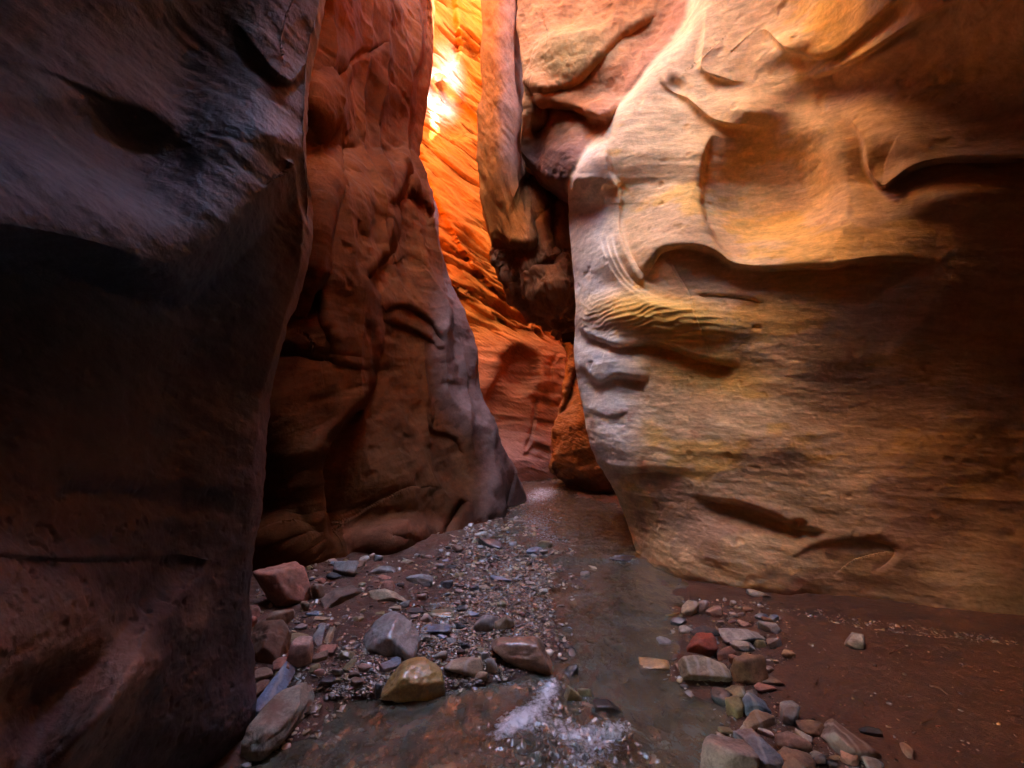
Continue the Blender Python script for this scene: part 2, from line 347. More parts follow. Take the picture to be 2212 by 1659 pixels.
# --- low wall to the right of the stream's last bend
def f_bend(u, v):
    D = groove(u, v, [(1262, 760), (1240, 830), (1210, 900)], 8, .2) + blob(u, v, 1240, 930, 40, 60, 0, .25) + ledge(u, v, [(1190, 1000), (1230, 1005), (1275, 1050)], .18, 30, .4, 60)
    return D
def r_bend(P, u, v): return .12 * fbm(P * 1.6, 5, 101, .6) + .07 * streaks(P, (-.4, 0, 1), 5, .2, 103)
def c_bend(P, u, v):
    c = mixc((.24, .09, .03), (.36, .17, .06), fbm(P * 2, 4, 105) + .5); return mixc(c, (.16, .075, .05), .8 * sstep(v, 990, 1040))
wall('canyon_wall', rows_of([(560, 1140, 260), (1140, 1200, 6)]),
     [(560, 1196), (690, 1202), (760, 1228), (820, 1226), (880, 1210), (950, 1193), (1010, 1191), (1040, 1215), (1060, 1240), (1085, 1290), (1110, 1335), (1200, 1370)], [(560, 1420), (1200, 1480)],
     {560: [10.5, 10.0, 9.4, 9.0], 1000: [10.4, 9.6, 8.8, 8.3], 1060: [10.6, 9.6, 8.7, 8.2], 1200: [8.3, 8.0, 7.7, 7.4]},
     f_bend, c_bend, m_far, 200, [(.0, .4, 8), (.3, 1, 8)], [(3, -.2, 8)], r_bend)

# --- hanging mass over the gap
hangL = [(-2200, 1060), (-300, 1036), (0, 1040), (120, 1041), (250, 1033), (330, 1030), (400, 1035), (470, 1050), (530, 1065), (600, 1085), (650, 1120), (680, 1165), (700, 1205)]
def f_hang(u, v):
    D = ledge(u, v, [(1148, 60), (1132, 300), (1142, 440), (1150, 500), (1140, 530)], -.32, 90, -.0, 40, .08)
    D = ledge(u, v, [(1117, -40), (1119, 120), (1128, 250), (1118, 330), (1137, 430), (1152, 505), (1142, 530), (1100, 520), (1062, 500)][::-1], .0, 40, .35, 120, .1)
    D = D + ledge(u, v, [(1060, 520), (1090, 528), (1145, 532)], .08, 40, .12, 60) + ledge(u, v, [(1085, 590), (1120, 600), (1180, 560), (1240, 540)], .1, 40, .12, 30)
    D = D + ledge(u, v, [(1140, 360), (1180, 380), (1228, 420)], .3, 50, .3, 50) + groove(u, v, [(1215, 400), (1195, 500), (1225, 560)], 12, .2)
    D = D + blob(u, v, 1090, 300, 40, 200, 0, .18) + blob(u, v, 1190, 620, 60, 50, 0, .3)
    D = D - .9 * sstep(v, 610, 700) ** 2
    return D
def r_hang(P, u, v):
    lo = sstep(v, 500, 560)
    return .09 * fbm(P * 1.1, 4, 111) + .05 * streaks(P, (.9, 0, .35), 5, .2, 113) + lo * .16 * ridged(P * 2.3, 4, 115) + (u > 1140) * .07 * ridged(P * 1.6, 3, 117)
def c_hang(P, u, v):
    c = mixc((.32, .085, .012), (.17, .08, .055), sstep(u + 22 * fbm(P * 1.6, 3, 121), 1062, 1100) * (1 - sstep(v, 330, 450)) * .9)  # orange bounce light on the left side put into the colour
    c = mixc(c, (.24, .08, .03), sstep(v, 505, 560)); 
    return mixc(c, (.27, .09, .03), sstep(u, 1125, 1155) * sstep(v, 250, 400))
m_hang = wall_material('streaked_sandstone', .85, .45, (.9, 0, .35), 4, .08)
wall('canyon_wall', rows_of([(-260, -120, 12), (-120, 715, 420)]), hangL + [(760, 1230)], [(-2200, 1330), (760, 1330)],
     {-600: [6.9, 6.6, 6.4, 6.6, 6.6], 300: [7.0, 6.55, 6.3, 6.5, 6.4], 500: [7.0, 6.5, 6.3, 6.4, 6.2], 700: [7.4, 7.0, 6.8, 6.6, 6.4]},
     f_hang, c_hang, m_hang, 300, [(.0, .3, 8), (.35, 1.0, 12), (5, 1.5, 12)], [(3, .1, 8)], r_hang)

# --- right wall with the hollow
noseR = [(-1800, 1110), (-200, 1114), (0, 1116), (100, 1125), (187, 1137), (250, 1129), (320, 1124), (350, 1150), (380, 1200), (400, 1228), (460, 1229), (550, 1232), (650, 1240), (750, 1240), (850, 1255), (950, 1275), (1000, 1295), (1050, 1325), (1100, 1348), (1150, 1366), (1265, 1396), (1330, 1425), (1400, 1450)]
seam = [(1500, -60), (1480, 40), (1452, 87), (1406, 138), (1374, 184), (1332, 239), (1309, 285), (1273, 322), (1240, 372), (1222, 410)]
def f_right(u, v):
    uL = pch([p[0] for p in noseR], [p[1] for p in noseR], v[:, 0])[:, None]; e = np.clip(u - uL, 0, None)
    D = -.5 * np.exp(-e / 50) * sstep(v, 380, 470) - .25 * np.exp(-e / 200) * sstep(v, 380, 470)
    # darker red mass up left stands behind a seam
    dS, sS, tS = poly(u, v, smooth_poly(seam, 4)); k = 1 / (1 + np.exp(-np.clip(sS * dS / 11, -30, 30)))
    D = D - k * .3 * (v < 430) + (1 - k) * .05 * np.exp(-dS / 60) * (v < 440) - .05 * np.exp(-(dS / 7) ** 2)
    # the bowl
    a = math.radians(-8); x = (u - 1662) / 160; y = (v - 412) / 158; xr = x * math.cos(a) + y * math.sin(a); yr = -x * math.sin(a) + y * math.cos(a)
    rr = (np.abs(xr) ** 2.6 + np.abs(yr) ** 2.4) ** (1 / 2.5)
    D = D - .36 * (1 - sstep(rr, .4, 1.1)) * (.75 + .35 * np.clip(yr, -1, 1))
    D = D + ledge(u, v, [(1540, 290), (1524, 340), (1516, 410), (1522, 470), (1548, 520), (1580, 552), (1640, 570)][::-1], .03, 34, .10, 34)
    D = D + 0 * ledge(u, v, [(1640, 572), (1700, 552), (1746, 520), (1790, 470), (1808, 414), (1818, 360)][::-1], .0, 40, -.05, 60, .3)
    # overhanging lip under the bowl
    D = D + ledge(u, v, [(1376, 640), (1392, 598), (1412, 560), (1434, 538), (1490, 532), (1544, 545), (1580, 572), (1654, 580), (1720, 576), (1800, 574), (1900, 560), (2020, 566)], .11, 80, .10, 70, .2)
    D = D + blob(u, v, 1480, 470, 60, 60, 0, .07) + blob(u, v, 1450, 555, 60, 40, 0, .08)
    # big cracks on the right
    D = D + ledge(u, v, [(1811, 244), (1857, 290), (1871, 368), (1905, 405), (1940, 385), (1976, 363), (2045, 347), (2230, 345), (2700, 340)], .11, 32, .09, 24, .2)
    D = D + 0 * ledge(u, v, [(1884, 419), (1940, 446), (1949, 469), (2022, 529), (2060, 556)], -.02, 60, -.04, 80, .3)
    D = D + blob(u, v, 2080, 420, 140, 45, 0, .12) + blob(u, v, 1960, 300, 100, 50, 15, .14) + blob(u, v, 1780, 200, 120, 40, -25, -.1)
    # creases and bulges of the upper part
    D = D + ledge(u, v, [(1520, 20), (1512, 87), (1507, 143), (1530, 166), (1575, 178), (1625, 176)], .035, 60, .03, 40, .3) 
    D = D + ledge(u, v, [(1415, 143), (1438, 189), (1480, 216), (1530, 258), (1570, 272), (1608, 276), (1660, 284)], .06, 60, .03, 50, .3)
    D = D + ledge(u, v, [(1640, 60), (1700, 110), (1790, 120), (1870, 60), (1960, -20)], .05, 70, .06, 60) + ledge(u, v, [(1750, 170), (1830, 140), (1960, 60), (2080, -10)], .06, 70, .06, 60)
    D = D + blob(u, v, 1700, 100, 60, 30, -20, .08) + blob(u, v, 1880, 130, 120, 30, -30, .14) + blob(u, v, 1620, 235, 60, 26, 10, .08) + blob(u, v, 1460, 190, 26, 18, 40, -.08)
    # stepped shells along the nose
    D = D + ledge(u, v, [(1309, 294), (1319, 368), (1342, 414), (1340, 488), (1360, 552), (1392, 603), (1424, 624)], -.03, 30, -.06, 60)
    for o_, a_ in ((14, .03), (27, .025), (40, .02)):
        D = D + ledge(u, v, [(1333 - o_, 500), (1350 - o_, 560), (1385 - o_, 612), (1430 - o_ * .6, 640 + o_ * .3), (1500, 652 + o_ * .4)], -a_, 10, -a_, 12)
    D = D + blob(u, v, 1310, 560, 34, 40, 0, .05) + ledge(u, v, [(1300, 400), (1330, 405), (1345, 395)], .04, 16, .05, 12)
    # layered bulge and its undercut
    D = D + blob(u, v, 1400, 680, 170, 44, 6, .16, 3) + ledge(u, v, [(1248, 700), (1262, 722), (1300, 737), (1346, 748), (1424, 742), (1516, 775), (1600, 790)], .06, 30, .12, 34)
    D = D + ledge(u, v, [(1500, 636), (1600, 640), (1650, 655)], .02, 20, .04, 14)
    # notch on the pale nose
    D = D + ledge(u, v, [(1258, 790), (1275, 815), (1296, 829), (1330, 812), (1362, 816), (1404, 818)], .07, 40, .09, 24) + blob(u, v, 1320, 775, 60, 30, 10, .06)
    D = D + ledge(u, v, [(1270, 880), (1310, 900), (1360, 890)], .03, 20, .04, 20) + ledge(u, v, [(1290, 990), (1340, 1015), (1420, 1010), (1480, 1020)], .04, 26, .04, 20)
    # lower ledge with the lens-shaped cut
    D = D + ledge(u, v, [(1490, 1068), (1540, 1078), (1600, 1090), (1660, 1108), (1716, 1134), (1790, 1150)], .04, 30, .08, 34, .2) + blob(u, v, 1640, 1130, 90, 22, 14, -.05)
    D = D + blob(u, v, 1728, 1130, 14, 8, 10, -.07, 4)
    D = D + ledge(u, v, [(1710, 1220), (1722, 1200), (1752, 1180), (1792, 1168), (1850, 1164), (1907, 1166), (1940, 1185), (1928, 1215), (1880, 1240)], .03, 40, .02, 40, .3)
    D = D + 0
    D = D + blob(u, v, 1555, 800, 90, 50, 20, -.05) + blob(u, v, 1640, 950, 130, 60, 0, .06) + blob(u, v, 1850, 900, 160, 100, 0, -.1)
    D = D + blob(u, v, 1500, 1180, 110, 60, 0, .05) + blob(u, v, 1635, 708, 9, 5, 0, -.06, 4) + blob(u, v, 1880, 790, 8, 4, 0, -.04, 4)
    # blocks and tongues of the red mass
    red = k * (v < 470)
    R = blob(u, v, 1230, 120, 80, 60, -25, .16, 3) + blob(u, v, 1350, 150, 60, 50, -30, .12, 3) + blob(u, v, 1300, 240, 36, 24, -10, .26, 3) + blob(u, v, 1170, 190, 30, 18, 20, .12)
    R = R + ledge(u, v, [(1130, 176), (1180, 192), (1240, 178), (1290, 130), (1340, 80), (1420, 30)], .05, 50, .06, 40) + ledge(u, v, [(1150, 218), (1200, 224), (1260, 240), (1310, 268)], .14, 30, .22, 40)
    R = R + blob(u, v, 1160, 330, 50, 70, 10, -.4) + blob(u, v, 1220, 330, 30, 60, 20, .15) + groove(u, v, [(1190, 230), (1180, 270), (1150, 290)], 10, .15)
    return D + R * red
def r_right(P, u, v):
    dS, sS, tS = poly(u, v, seam); red = (sS > 0) * sstep(dS, 0, 25) * (v < 450)
    r = .055 * fbm(P * .9, 3, 131) + .012 * streaks(P, (.12, 0, 1), 4, .3, 133, 3) + .004 * streaks(P, (.2, 0, 1), 16, .2, 135) + .007 * fbm(P * 7, 4, 136)
    r = r + red * (.06 * ridged(P * np.array((1.2, 1.2, .8)), 3, 137) + .035 * fbm(P * 6, 4, 139))
    band = np.exp(-((v - 685 - .05 * (u - 1300)) / 46) ** 2) * sstep(u, 1235, 1300) * (1 - sstep(u, 1480, 1640))
    q = P[..., 2] * 34 + 4 * fbm(P * 1.9, 3, 141) + .8 * fbm(P * 5, 2, 143)
    r = r + band * (.02 * streaks(P, (.15, 0, 1), 13, .14, 165, 3) + .007 * (1 - np.abs(((q / 2) % 1) * 2 - 1) ** .5 * 2))
    bo = np.exp(-((u - 1662) / 150) ** 4 - ((v - 430) / 130) ** 4)
    q2 = P[..., 2] * 13 + 1.3 * fbm(P * 1.3, 3, 145) - .5 * ((u - 1662) / 160) ** 2
    r = r + bo * .006 * fbm(np.stack([q2 * 1.1, q2 * 0, P[..., 0] * .6], -1), 4, 166, .6)
    r = r + .035 * pits(P, 9, 147, .46) + .010 * ridged(P * np.array((3, 3, 6)), 4, 149) * sstep(v, 600, 800)
    return r
def c_right(P, u, v):
    t = fbm(P * .9, 5, 151); c = mixc(TAN, PINK, t * 1.1 + .42)
    t2 = fbm(P * np.array((1.1, 1.1, 2.4)) + 7, 5, 153, .6); c = mixc(c, YEL, .65 * sstep(t2, .02, .22))
    c = mixc(c, PALE, .9 * np.clip(blob(u, v, 1300, 800, 70, 120, 0, 1, 3) + .8 * blob(u, v, 1270, 560, 60, 240, 0, 1, 3) + .7 * blob(u, v, 1320, 960, 60, 110, 20, 1, 3), 0, 1))  # bright light on the nose put into the colour
    c = mixc(c, YEL, .95 * np.clip(blob(u, v, 1520, 790, 140, 60, 15, 1, 4) + blob(u, v, 1420, 680, 170, 46, 6, 1, 4) + blob(u, v, 1640, 1125, 100, 20, 14, 1, 3) + .7 * blob(u, v, 1640, 370, 120, 110, 0, 1), 0, 1))  # yellow rock patches, boosted to carry the golden bounced light
    c = mixc(c, (.50, .12, .05), .75 * sstep(fbm(P * np.array((3, 3, 7)), 4, 155), .0, .25) * np.clip(blob(u, v, 1330, 910, 55, 28, -10, 1, 4) + blob(u, v, 1392, 1010, 14, 26, 0, 1) + .6 * blob(u, v, 1500, 950, 30, 40, 0, 1), 0, 1))
    c = mixc(c, (.42, .21, .14), .6 * sstep(fbm(P * 1.8 + 3, 4, 157), .02, .2) * sstep(v, 900, 1050))
    st = v + 26 * fbm(P * np.array((4, 4, 1.5)), 4, 159); c = mixc(c, (.42, .22, .08), .8 * sstep(st, 1222, 1262) * (1 - sstep(u, 1450, 1560)))
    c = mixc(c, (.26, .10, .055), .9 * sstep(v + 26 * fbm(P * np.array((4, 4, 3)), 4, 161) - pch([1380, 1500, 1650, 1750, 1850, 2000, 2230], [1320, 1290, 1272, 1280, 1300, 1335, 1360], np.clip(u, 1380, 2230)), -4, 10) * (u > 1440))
    dS, sS, tS = poly(u, v, seam); red = (sS > 0) * (v < 470) * np.clip(dS / 10, 0, 1)
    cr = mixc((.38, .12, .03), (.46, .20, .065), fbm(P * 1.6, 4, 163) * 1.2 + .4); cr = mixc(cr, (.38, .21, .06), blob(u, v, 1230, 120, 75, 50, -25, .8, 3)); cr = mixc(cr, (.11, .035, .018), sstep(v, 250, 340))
    c = mixc(c, cr, red)
    c = mixc(c, (.55, .27, .18), .35 * np.exp(-(dS / 45) ** 2) * (v < 470))
    c = mixc(c, (.30, .15, .085), .65 * sstep(u + 70 * fbm(P * 1.5, 4, 168), 1700, 2000))  # shade towards the far right painted in as browner rock
    return c
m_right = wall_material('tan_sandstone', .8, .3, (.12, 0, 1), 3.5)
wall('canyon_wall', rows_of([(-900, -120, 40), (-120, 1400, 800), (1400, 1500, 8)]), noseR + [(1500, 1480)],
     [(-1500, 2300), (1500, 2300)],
     {-700: [4.4, 3.8, 3.3, 2.6, 2.1], -250: [4.8, 4.2, 3.65, 2.9, 2.3], 0: [5.2, 4.7, 4.05, 3.15, 2.5], 300: [5.3, 4.8, 4.2, 3.7, 3.3], 560: [5.1, 4.48, 3.98, 3.65, 3.5], 800: [5.05, 4.5, 4.08, 3.82, 3.7],  # rows above the frame lean out, shaped to shade the wall's top
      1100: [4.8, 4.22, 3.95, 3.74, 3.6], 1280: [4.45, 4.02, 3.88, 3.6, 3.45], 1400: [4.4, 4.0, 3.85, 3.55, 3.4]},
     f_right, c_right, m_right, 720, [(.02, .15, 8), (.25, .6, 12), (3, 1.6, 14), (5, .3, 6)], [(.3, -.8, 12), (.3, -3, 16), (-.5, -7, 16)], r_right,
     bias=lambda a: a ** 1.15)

# --- unseen rock round the frame, most of it added to shape sun and sky light
ZR = 13.0
def hexa(name, x0, x1, y0, y1, z0, z1, seed, amp=.35, col=(.45, .2, .1), fr=.7):
    """rough rock block, six displaced faces"""
    objs = []; V = []; Q = []; n = 26
    for ax in range(3):
        for sgn in (0, 1):
            a, b = [i for i in range(3) if i != ax]; lo = (x0, y0, z0); hi = (x1, y1, z1)
            g = np.zeros((n, n, 3)); ta, tb = np.meshgrid(np.linspace(0, 1, n), np.linspace(0, 1, n), indexing='ij')
            g[..., a] = lo[a] + (hi[a] - lo[a]) * ta; g[..., b] = lo[b] + (hi[b] - lo[b]) * tb; g[..., ax] = hi[ax] if sgn else lo[ax]
            d = np.stack([fbm(g * fr + k * 11.3, 4, seed + k) for k in range(3)], -1)
            g = g + d * amp; base = len(V) * n * n; V.append(g)
            idx = np.arange(n * n).reshape(n, n) + base
            q = np.stack([idx[:-1, :-1], idx[1:, :-1], idx[1:, 1:], idx[:-1, 1:]], -1).reshape(-1, 4); Q.append(q)
    V = np.concatenate([v.reshape(-1, 3) for v in V]); Q = np.concatenate(Q)
    me = bpy.data.meshes.new(name); me.from_pydata(V.tolist(), [], Q.tolist()); me.polygons.foreach_set('use_smooth', np.ones(len(Q), bool))
    a = me.color_attributes.new('rock', 'FLOAT_COLOR', 'POINT'); a.data.foreach_set('color', np.tile(np.array(col + (1,), np.float32), len(V)))
    me.materials.append(m_mid); o = bpy.data.objects.new(name, me); C.objects.link(o); o['kind'] = 'structure'; return o
def backproj(P, z):                                   # where the sun's ray to P crosses height z
    P = np.asarray(P, float); return P + S * ((z - P[2]) / S[2])
hexa('unseen_rock_block', -14, -1.5, -12, 2.6, 6.1, 7.4, 301)  # unseen left roof, added to darken the near canyon
hexa('unseen_rock_block', -14, -2.4, 2.5, 4.6, 5.6, 15, 303, .3, (.84, .50, .17))  # unseen sunlit reflector, added to throw warm light on the right wall
hexa('unseen_rock_block', 1.2, 14, -12, 3.4, 7.2, 11.3, 311)  # unseen block, height set to steer sun onto the reflector
hexa('unseen_rock_block', 1.4, 14, 2.6, 5.6, 7.2, 15, 313)  # unseen blocker, added to keep sun off the second left wall
hexa('unseen_rock_block', 1.3, 14, -8, 3.5, 5.1, 7.3, 315, .15)  # unseen ceiling, added to darken the right wall's far side
hexa('unseen_rock_block', 2.2, 14, -8, 2.9, 4.4, 5.5, 317, .15)  # unseen lower ceiling, added for more shade at far right
hexa('unseen_rock_block', -14, -1.4, 3.6, 5.3, 7.0, 8.2, 319, .2)  # unseen overhang, added to shade the red left wall
hexa('unseen_rock_block', -2.6, 1.6, -12, 2.3, 6.0, 7.2, 321, .25)  # unseen roof over the camera, added to narrow the sky opening
hexa('unseen_rock_block', 1.0, 14, -8, 2.5, 4.1, 5.5, 323, .1)  # unseen slab, added to cut light from the left to the right wall
hexa('unseen_rock_block', -12, 12, -13.5, -6.5, -2, 11, 361)                # the canyon closes behind the camera
hexa('unseen_rock_block', -4.6, -3.0, 7.6, 14, -1, 16, 371, .4, (.58, .21, .045))     # unseen reflector wall, added to bounce orange sun onto the far wall
hexa('unseen_rock_block', -14, -4.5, 5, 14, 6, 7.2, 373, .4)
hexa('unseen_rock_block', 3.4, 12, 5.5, 7.35, -1, 13, 381, .2, (.6, .3, .12))  # unseen crest, kept low so sun reaches the reflector wall
hexa('unseen_rock_block', 3.4, 3.6, 7.25, 8.17, -1, 20, 383, .17, (.6, .3, .12), 4.5)  # unseen fin, near side of a slit added for the sun patch
hexa('unseen_rock_block', 3.4, 3.6, 8.0, 8.8, -1, 16.3, 385, .3, (.6, .3, .12), 2.6)  # unseen sill of the added sun slit
hexa('unseen_rock_block', 3.4, 3.6, 8.0, 8.8, 18.4, 20, 386, .3, (.6, .3, .12), 2.2)  # unseen lintel, added to cap the sun slit
hexa('unseen_rock_block', 3.4, 3.6, 8.48, 16, -1, 20, 387, .17, (.6, .3, .12), 4.5)  # unseen fin, far side of the added sun slit
hexa('unseen_rock_block', 3.6, 12, 7.25, 16, -1, 12, 389, .1, (.6, .3, .12))
hexa('unseen_rock_block', -10, 10, 14.2, 16, -1, 19, 391, .4, (.6, .3, .12))

# ------------------------------------------------------------------ ground
def bank_pts(lst): 
    out = [(1500 / (v - 920), (u - 1106) / 1000 * 1500 / (v - 920)) for u, v in lst]; out.sort(); return zip(*out)
LBy, LBx = map(np.array, bank_pts([(1135, 1040), (1125, 1075), (1090, 1110), (1075, 1150), (1125, 1200), (1160, 1250), (1165, 1300), (1180, 1350), (1190, 1400), (1140, 1450), (900, 1492), (700, 1505), (660, 1560), (540, 1610), (470, 1659), (300, 1900)]))
RBy, RBx = map(np.array, bank_pts([(1235, 1040), (1240, 1075), (1330, 1100), (1430, 1150), (1485, 1265), (1490, 1300), (1470, 1340), (1475, 1400), (1480, 1480), (1560, 1520), (1575, 1600), (1520, 1659), (1480, 1900)]))
def water_z(x, y): return .045 * sstep(y, 4.95, 5.12) - .06 * sstep(-y, -3.3, -1.9) + .004 * np.clip(y - 5, 0, 6)
def ground_h(x, y):
    P = np.stack([x, y, 0 * x], -1)
    wob = .17 * fbm(P * 1.7, 4, 201, .6) * np.clip(y / 3, .3, 2)
    l = pch(LBy, LBx, np.clip(y, LBy[0], LBy[-1])) + wob; r = pch(RBy, RBx, np.clip(y, RBy[0], RBy[-1])) + wob * .4
    dl = l - x; dr = x - r
    hl = .012 + .10 * sstep(dl, .02, 1.6) + .015 * sstep(dl, 0, .12); hr = .012 + .06 * sstep(dr, .02, 1.5) + .012 * sstep(dr, 0, .12)
    ins = np.minimum(-dl, -dr); bed = -(.13 - .10 * sstep(y, 3.6, 4.6) * sstep(l + .55 * (r - l) - x, -.1, .2)) * sstep(ins, 0, .35 + .6 * sstep(y, 3, 4)) 
    h = np.where(dl > 0, hl, np.where(dr > 0, hr, bed)) + np.minimum(water_z(x, y), .045)
    gr = sstep(dl, -.15, .1)
    h = h + (.02 * fbm(P * np.array((3.5, 6, 1)), 4, 213, .6) - .02 * np.clip(fbm(P * 5, 2, 215) - .25, 0, 1)) * sstep(dr, .3, 1.0) + .035 * fbm(P * 1.6, 4, 205) * sstep(np.maximum(dl, dr), 0, .5) + .010 * fbm(P * 9, 4, 207, .6) + .012 * gr * fbm(P * 14, 3, 209)
    h = h + .05 * fbm(P * 4.5, 3, 211) * (ins > 0) * sstep(ins, 0, .3)
    return h
xs = np.concatenate([np.linspace(-14, -3.2, 20, endpoint=False), np.linspace(-3.2, 4.4, 820), np.linspace(4.4, 14, 20)[1:]])
ys = np.concatenate([np.linspace(-13, 1.2, 40, endpoint=False), 1.2 * (16 / 1.2) ** np.linspace(0, 1, 620)])
gx, gy = np.meshgrid(xs, ys)
gz = ground_h(gx, gy)
m, n = new_mat('red_wet_sand'); L = n.links.new
out = N(n, 'ShaderNodeOutputMaterial'); b = N(n, 'ShaderNodeBsdfPrincipled'); L(b.outputs[0], out.inputs[0])
tc = N(n, 'ShaderNodeTexCoord'); n1 = N(n, 'ShaderNodeTexNoise'); n1.inputs['Scale'].default_value = 3; n1.inputs['Detail'].default_value = 12; n1.inputs['Roughness'].default_value = .65
n2 = N(n, 'ShaderNodeTexNoise'); n2.inputs['Scale'].default_value = 60; n2.inputs['Detail'].default_value = 8; n2.inputs['Roughness'].default_value = .7
L(tc.outputs['Object'], n1.inputs[0]); L(tc.outputs['Object'], n2.inputs[0])
cr = N(n, 'ShaderNodeValToRGB'); e = cr.color_ramp.elements; e[0].position = .3; e[0].color = (.07, .024, .011, 1); e[1].position = .72; e[1].color = (.155, .06, .03, 1); L(n1.outputs[0], cr.inputs[0])
mx = N(n, 'ShaderNodeMix', data_type='RGBA', blend_type='MULTIPLY'); mx.inputs[0].default_value = .6; L(cr.outputs[0], mx.inputs[6])
cr2 = N(n, 'ShaderNodeValToRGB'); e = cr2.color_ramp.elements; e[0].position = .35; e[0].color = (.5, .5, .5, 1); e[1].position = .65; e[1].color = (1.2, 1.2, 1.2, 1); L(n2.outputs[0], cr2.inputs[0]); L(cr2.outputs[0], mx.inputs[7]); L(mx.outputs[2], b.inputs['Base Color'])
b.inputs['Roughness'].default_value = .5
bp = N(n, 'ShaderNodeBump'); bp.inputs['Strength'].default_value = .8; bp.inputs['Distance'].default_value = .016; L(n2.outputs[0], bp.inputs['Height']); L(bp.outputs[0], b.inputs['Normal'])
m_sand = m
g = grid_mesh('ground', np.stack([gx, gy, gz], -1), m_sand, flip=True); g['kind'] = 'structure'

# ------------------------------------------------------------------ stream
m, n = new_mat('murky_stream_water'); L = n.links.new
out = N(n, 'ShaderNodeOutputMaterial'); b = N(n, 'ShaderNodeBsdfPrincipled')
b.inputs['Base Color'].default_value = (.20, .185, .135, 1); b.inputs['Roughness'].default_value = .07; b.inputs['IOR'].default_value = 1.33; b.inputs['Specular IOR Level'].default_value = .7
tr = N(n, 'ShaderNodeBsdfTransparent'); tr.inputs[0].default_value = (.72, .62, .48, 1)
gl = N(n, 'ShaderNodeBsdfGlossy'); gl.inputs['Roughness'].default_value = .10
fr = N(n, 'ShaderNodeFresnel'); fr.inputs[0].default_value = 1.55
mixa = N(n, 'ShaderNodeMixShader'); mixa.inputs[0].default_value = .62; L(tr.outputs[0], mixa.inputs[1]); L(b.outputs[0], mixa.inputs[2])
mixg = N(n, 'ShaderNodeMixShader'); L(fr.outputs[0], mixg.inputs[0]); L(mixa.outputs[0], mixg.inputs[1]); L(gl.outputs[0], mixg.inputs[2])
fo = N(n, 'ShaderNodeBsdfPrincipled'); fo.inputs['Base Color'].default_value = (.85, .88, .93, 1); fo.inputs['Roughness'].default_value = .3
at = N(n, 'ShaderNodeAttribute', attribute_name='foam_glint')
tc = N(n, 'ShaderNodeTexCoord'); nf = N(n, 'ShaderNodeTexNoise'); nf.inputs['Scale'].default_value = 34; nf.inputs['Detail'].default_value = 9; nf.inputs['Roughness'].default_value = .7
L(tc.outputs['Object'], nf.inputs[0])
ma = N(n, 'ShaderNodeMath', operation='ADD'); L(at.outputs['Fac'], ma.inputs[0]); L(nf.outputs[0], ma.inputs[1])
mr = N(n, 'ShaderNodeMapRange'); mr.inputs[1].default_value = .80; mr.inputs[2].default_value = 1.12; mr.inputs[4].default_value = .85; L(ma.outputs[0], mr.inputs[0])
mixf = N(n, 'ShaderNodeMixShader'); L(mr.outputs[0], mixf.inputs[0]); L(mixg.outputs[0], mixf.inputs[1]); L(fo.outputs[0], mixf.inputs[2]); L(mixf.outputs[0], out.inputs[0])
nc = N(n, 'ShaderNodeTexNoise'); nc.inputs['Scale'].default_value = 3.5; nc.inputs['Detail'].default_value = 8; nc.inputs['Roughness'].default_value = .65; nc.inputs['Distortion'].default_value = 1.2; L(tc.outputs['Object'], nc.inputs[0])
ccr = N(n, 'ShaderNodeValToRGB'); e = ccr.color_ramp.elements; e[0].position = .36; e[0].color = (.09, .075, .045, 1); e[1].position = .66; e[1].color = (.27, .25, .19, 1); L(nc.outputs[0], ccr.inputs[0]); L(ccr.outputs[0], b.inputs['Base Color'])
nb = N(n, 'ShaderNodeTexNoise'); nb.inputs['Scale'].default_value = 14; nb.inputs['Detail'].default_value = 5; nb.inputs['Distortion'].default_value = .4
mpw = N(n, 'ShaderNodeMapping'); mpw.inputs['Scale'].default_value = (1, .7, 1); L(tc.outputs['Object'], mpw.inputs[0]); L(mpw.outputs[0], nb.inputs[0])
nb2 = N(n, 'ShaderNodeTexNoise'); nb2.inputs['Scale'].default_value = 42; nb2.inputs['Detail'].default_value = 4; L(mpw.outputs[0], nb2.inputs[0])
bp0 = N(n, 'ShaderNodeBump'); bp0.inputs['Strength'].default_value = .3; bp0.inputs['Distance'].default_value = .006; L(nb2.outputs[0], bp0.inputs['Height'])
bp = N(n, 'ShaderNodeBump'); bp.inputs['Strength'].default_value = .5; bp.inputs['Distance'].default_value = .02; L(nb.outputs[0], bp.inputs['Height']); L(bp0.outputs[0], bp.inputs['Normal'])
for q in (b, gl, fr): L(bp.outputs[0], q.inputs['Normal'])
m_water = m
wx, wy = np.meshgrid(np.linspace(-1.9, 2.3, 620), 1.1 * (14 / 1.1) ** np.linspace(0, 1, 640))
wu = U0 + wx / wy * 1000; wv = V0 + 1500 / wy
WP = np.stack([wx, wy, 0 * wx], -1)
foam_glint = blob(wu, wv, 1185, 1478, 34, 22, -20, .5) + blob(wu, wv, 1130, 1530, 80, 26, -22, .42) + blob(wu, wv, 1245, 1565, 110, 34, 8, .46) + blob(wu, wv, 1250, 1625, 95, 30, -10, .34) + blob(wu, wv, 1340, 1550, 40, 20, 0, .3) + blob(wu, wv, 1160, 1650, 60, 16, 10, .3)
foam_glint = foam_glint + blob(wu, wv, 1345, 1215, 44, 5, 3, .38, 3) + blob(wu, wv, 1325, 1226, 60, 7, 0, .25) + blob(wu, wv, 1100, 1470, 24, 8, 0, .3)
foam_glint = foam_glint + blob(wu, wv, 1080, 1570, 70, 22, -30, .24) + blob(wu, wv, 1400, 1500, 60, 8, 10, .2) + blob(wu, wv, 1200, 1260, 60, 14, -15, .2) + blob(wu, wv, 1250, 1330, 80, 8, 5, .18)
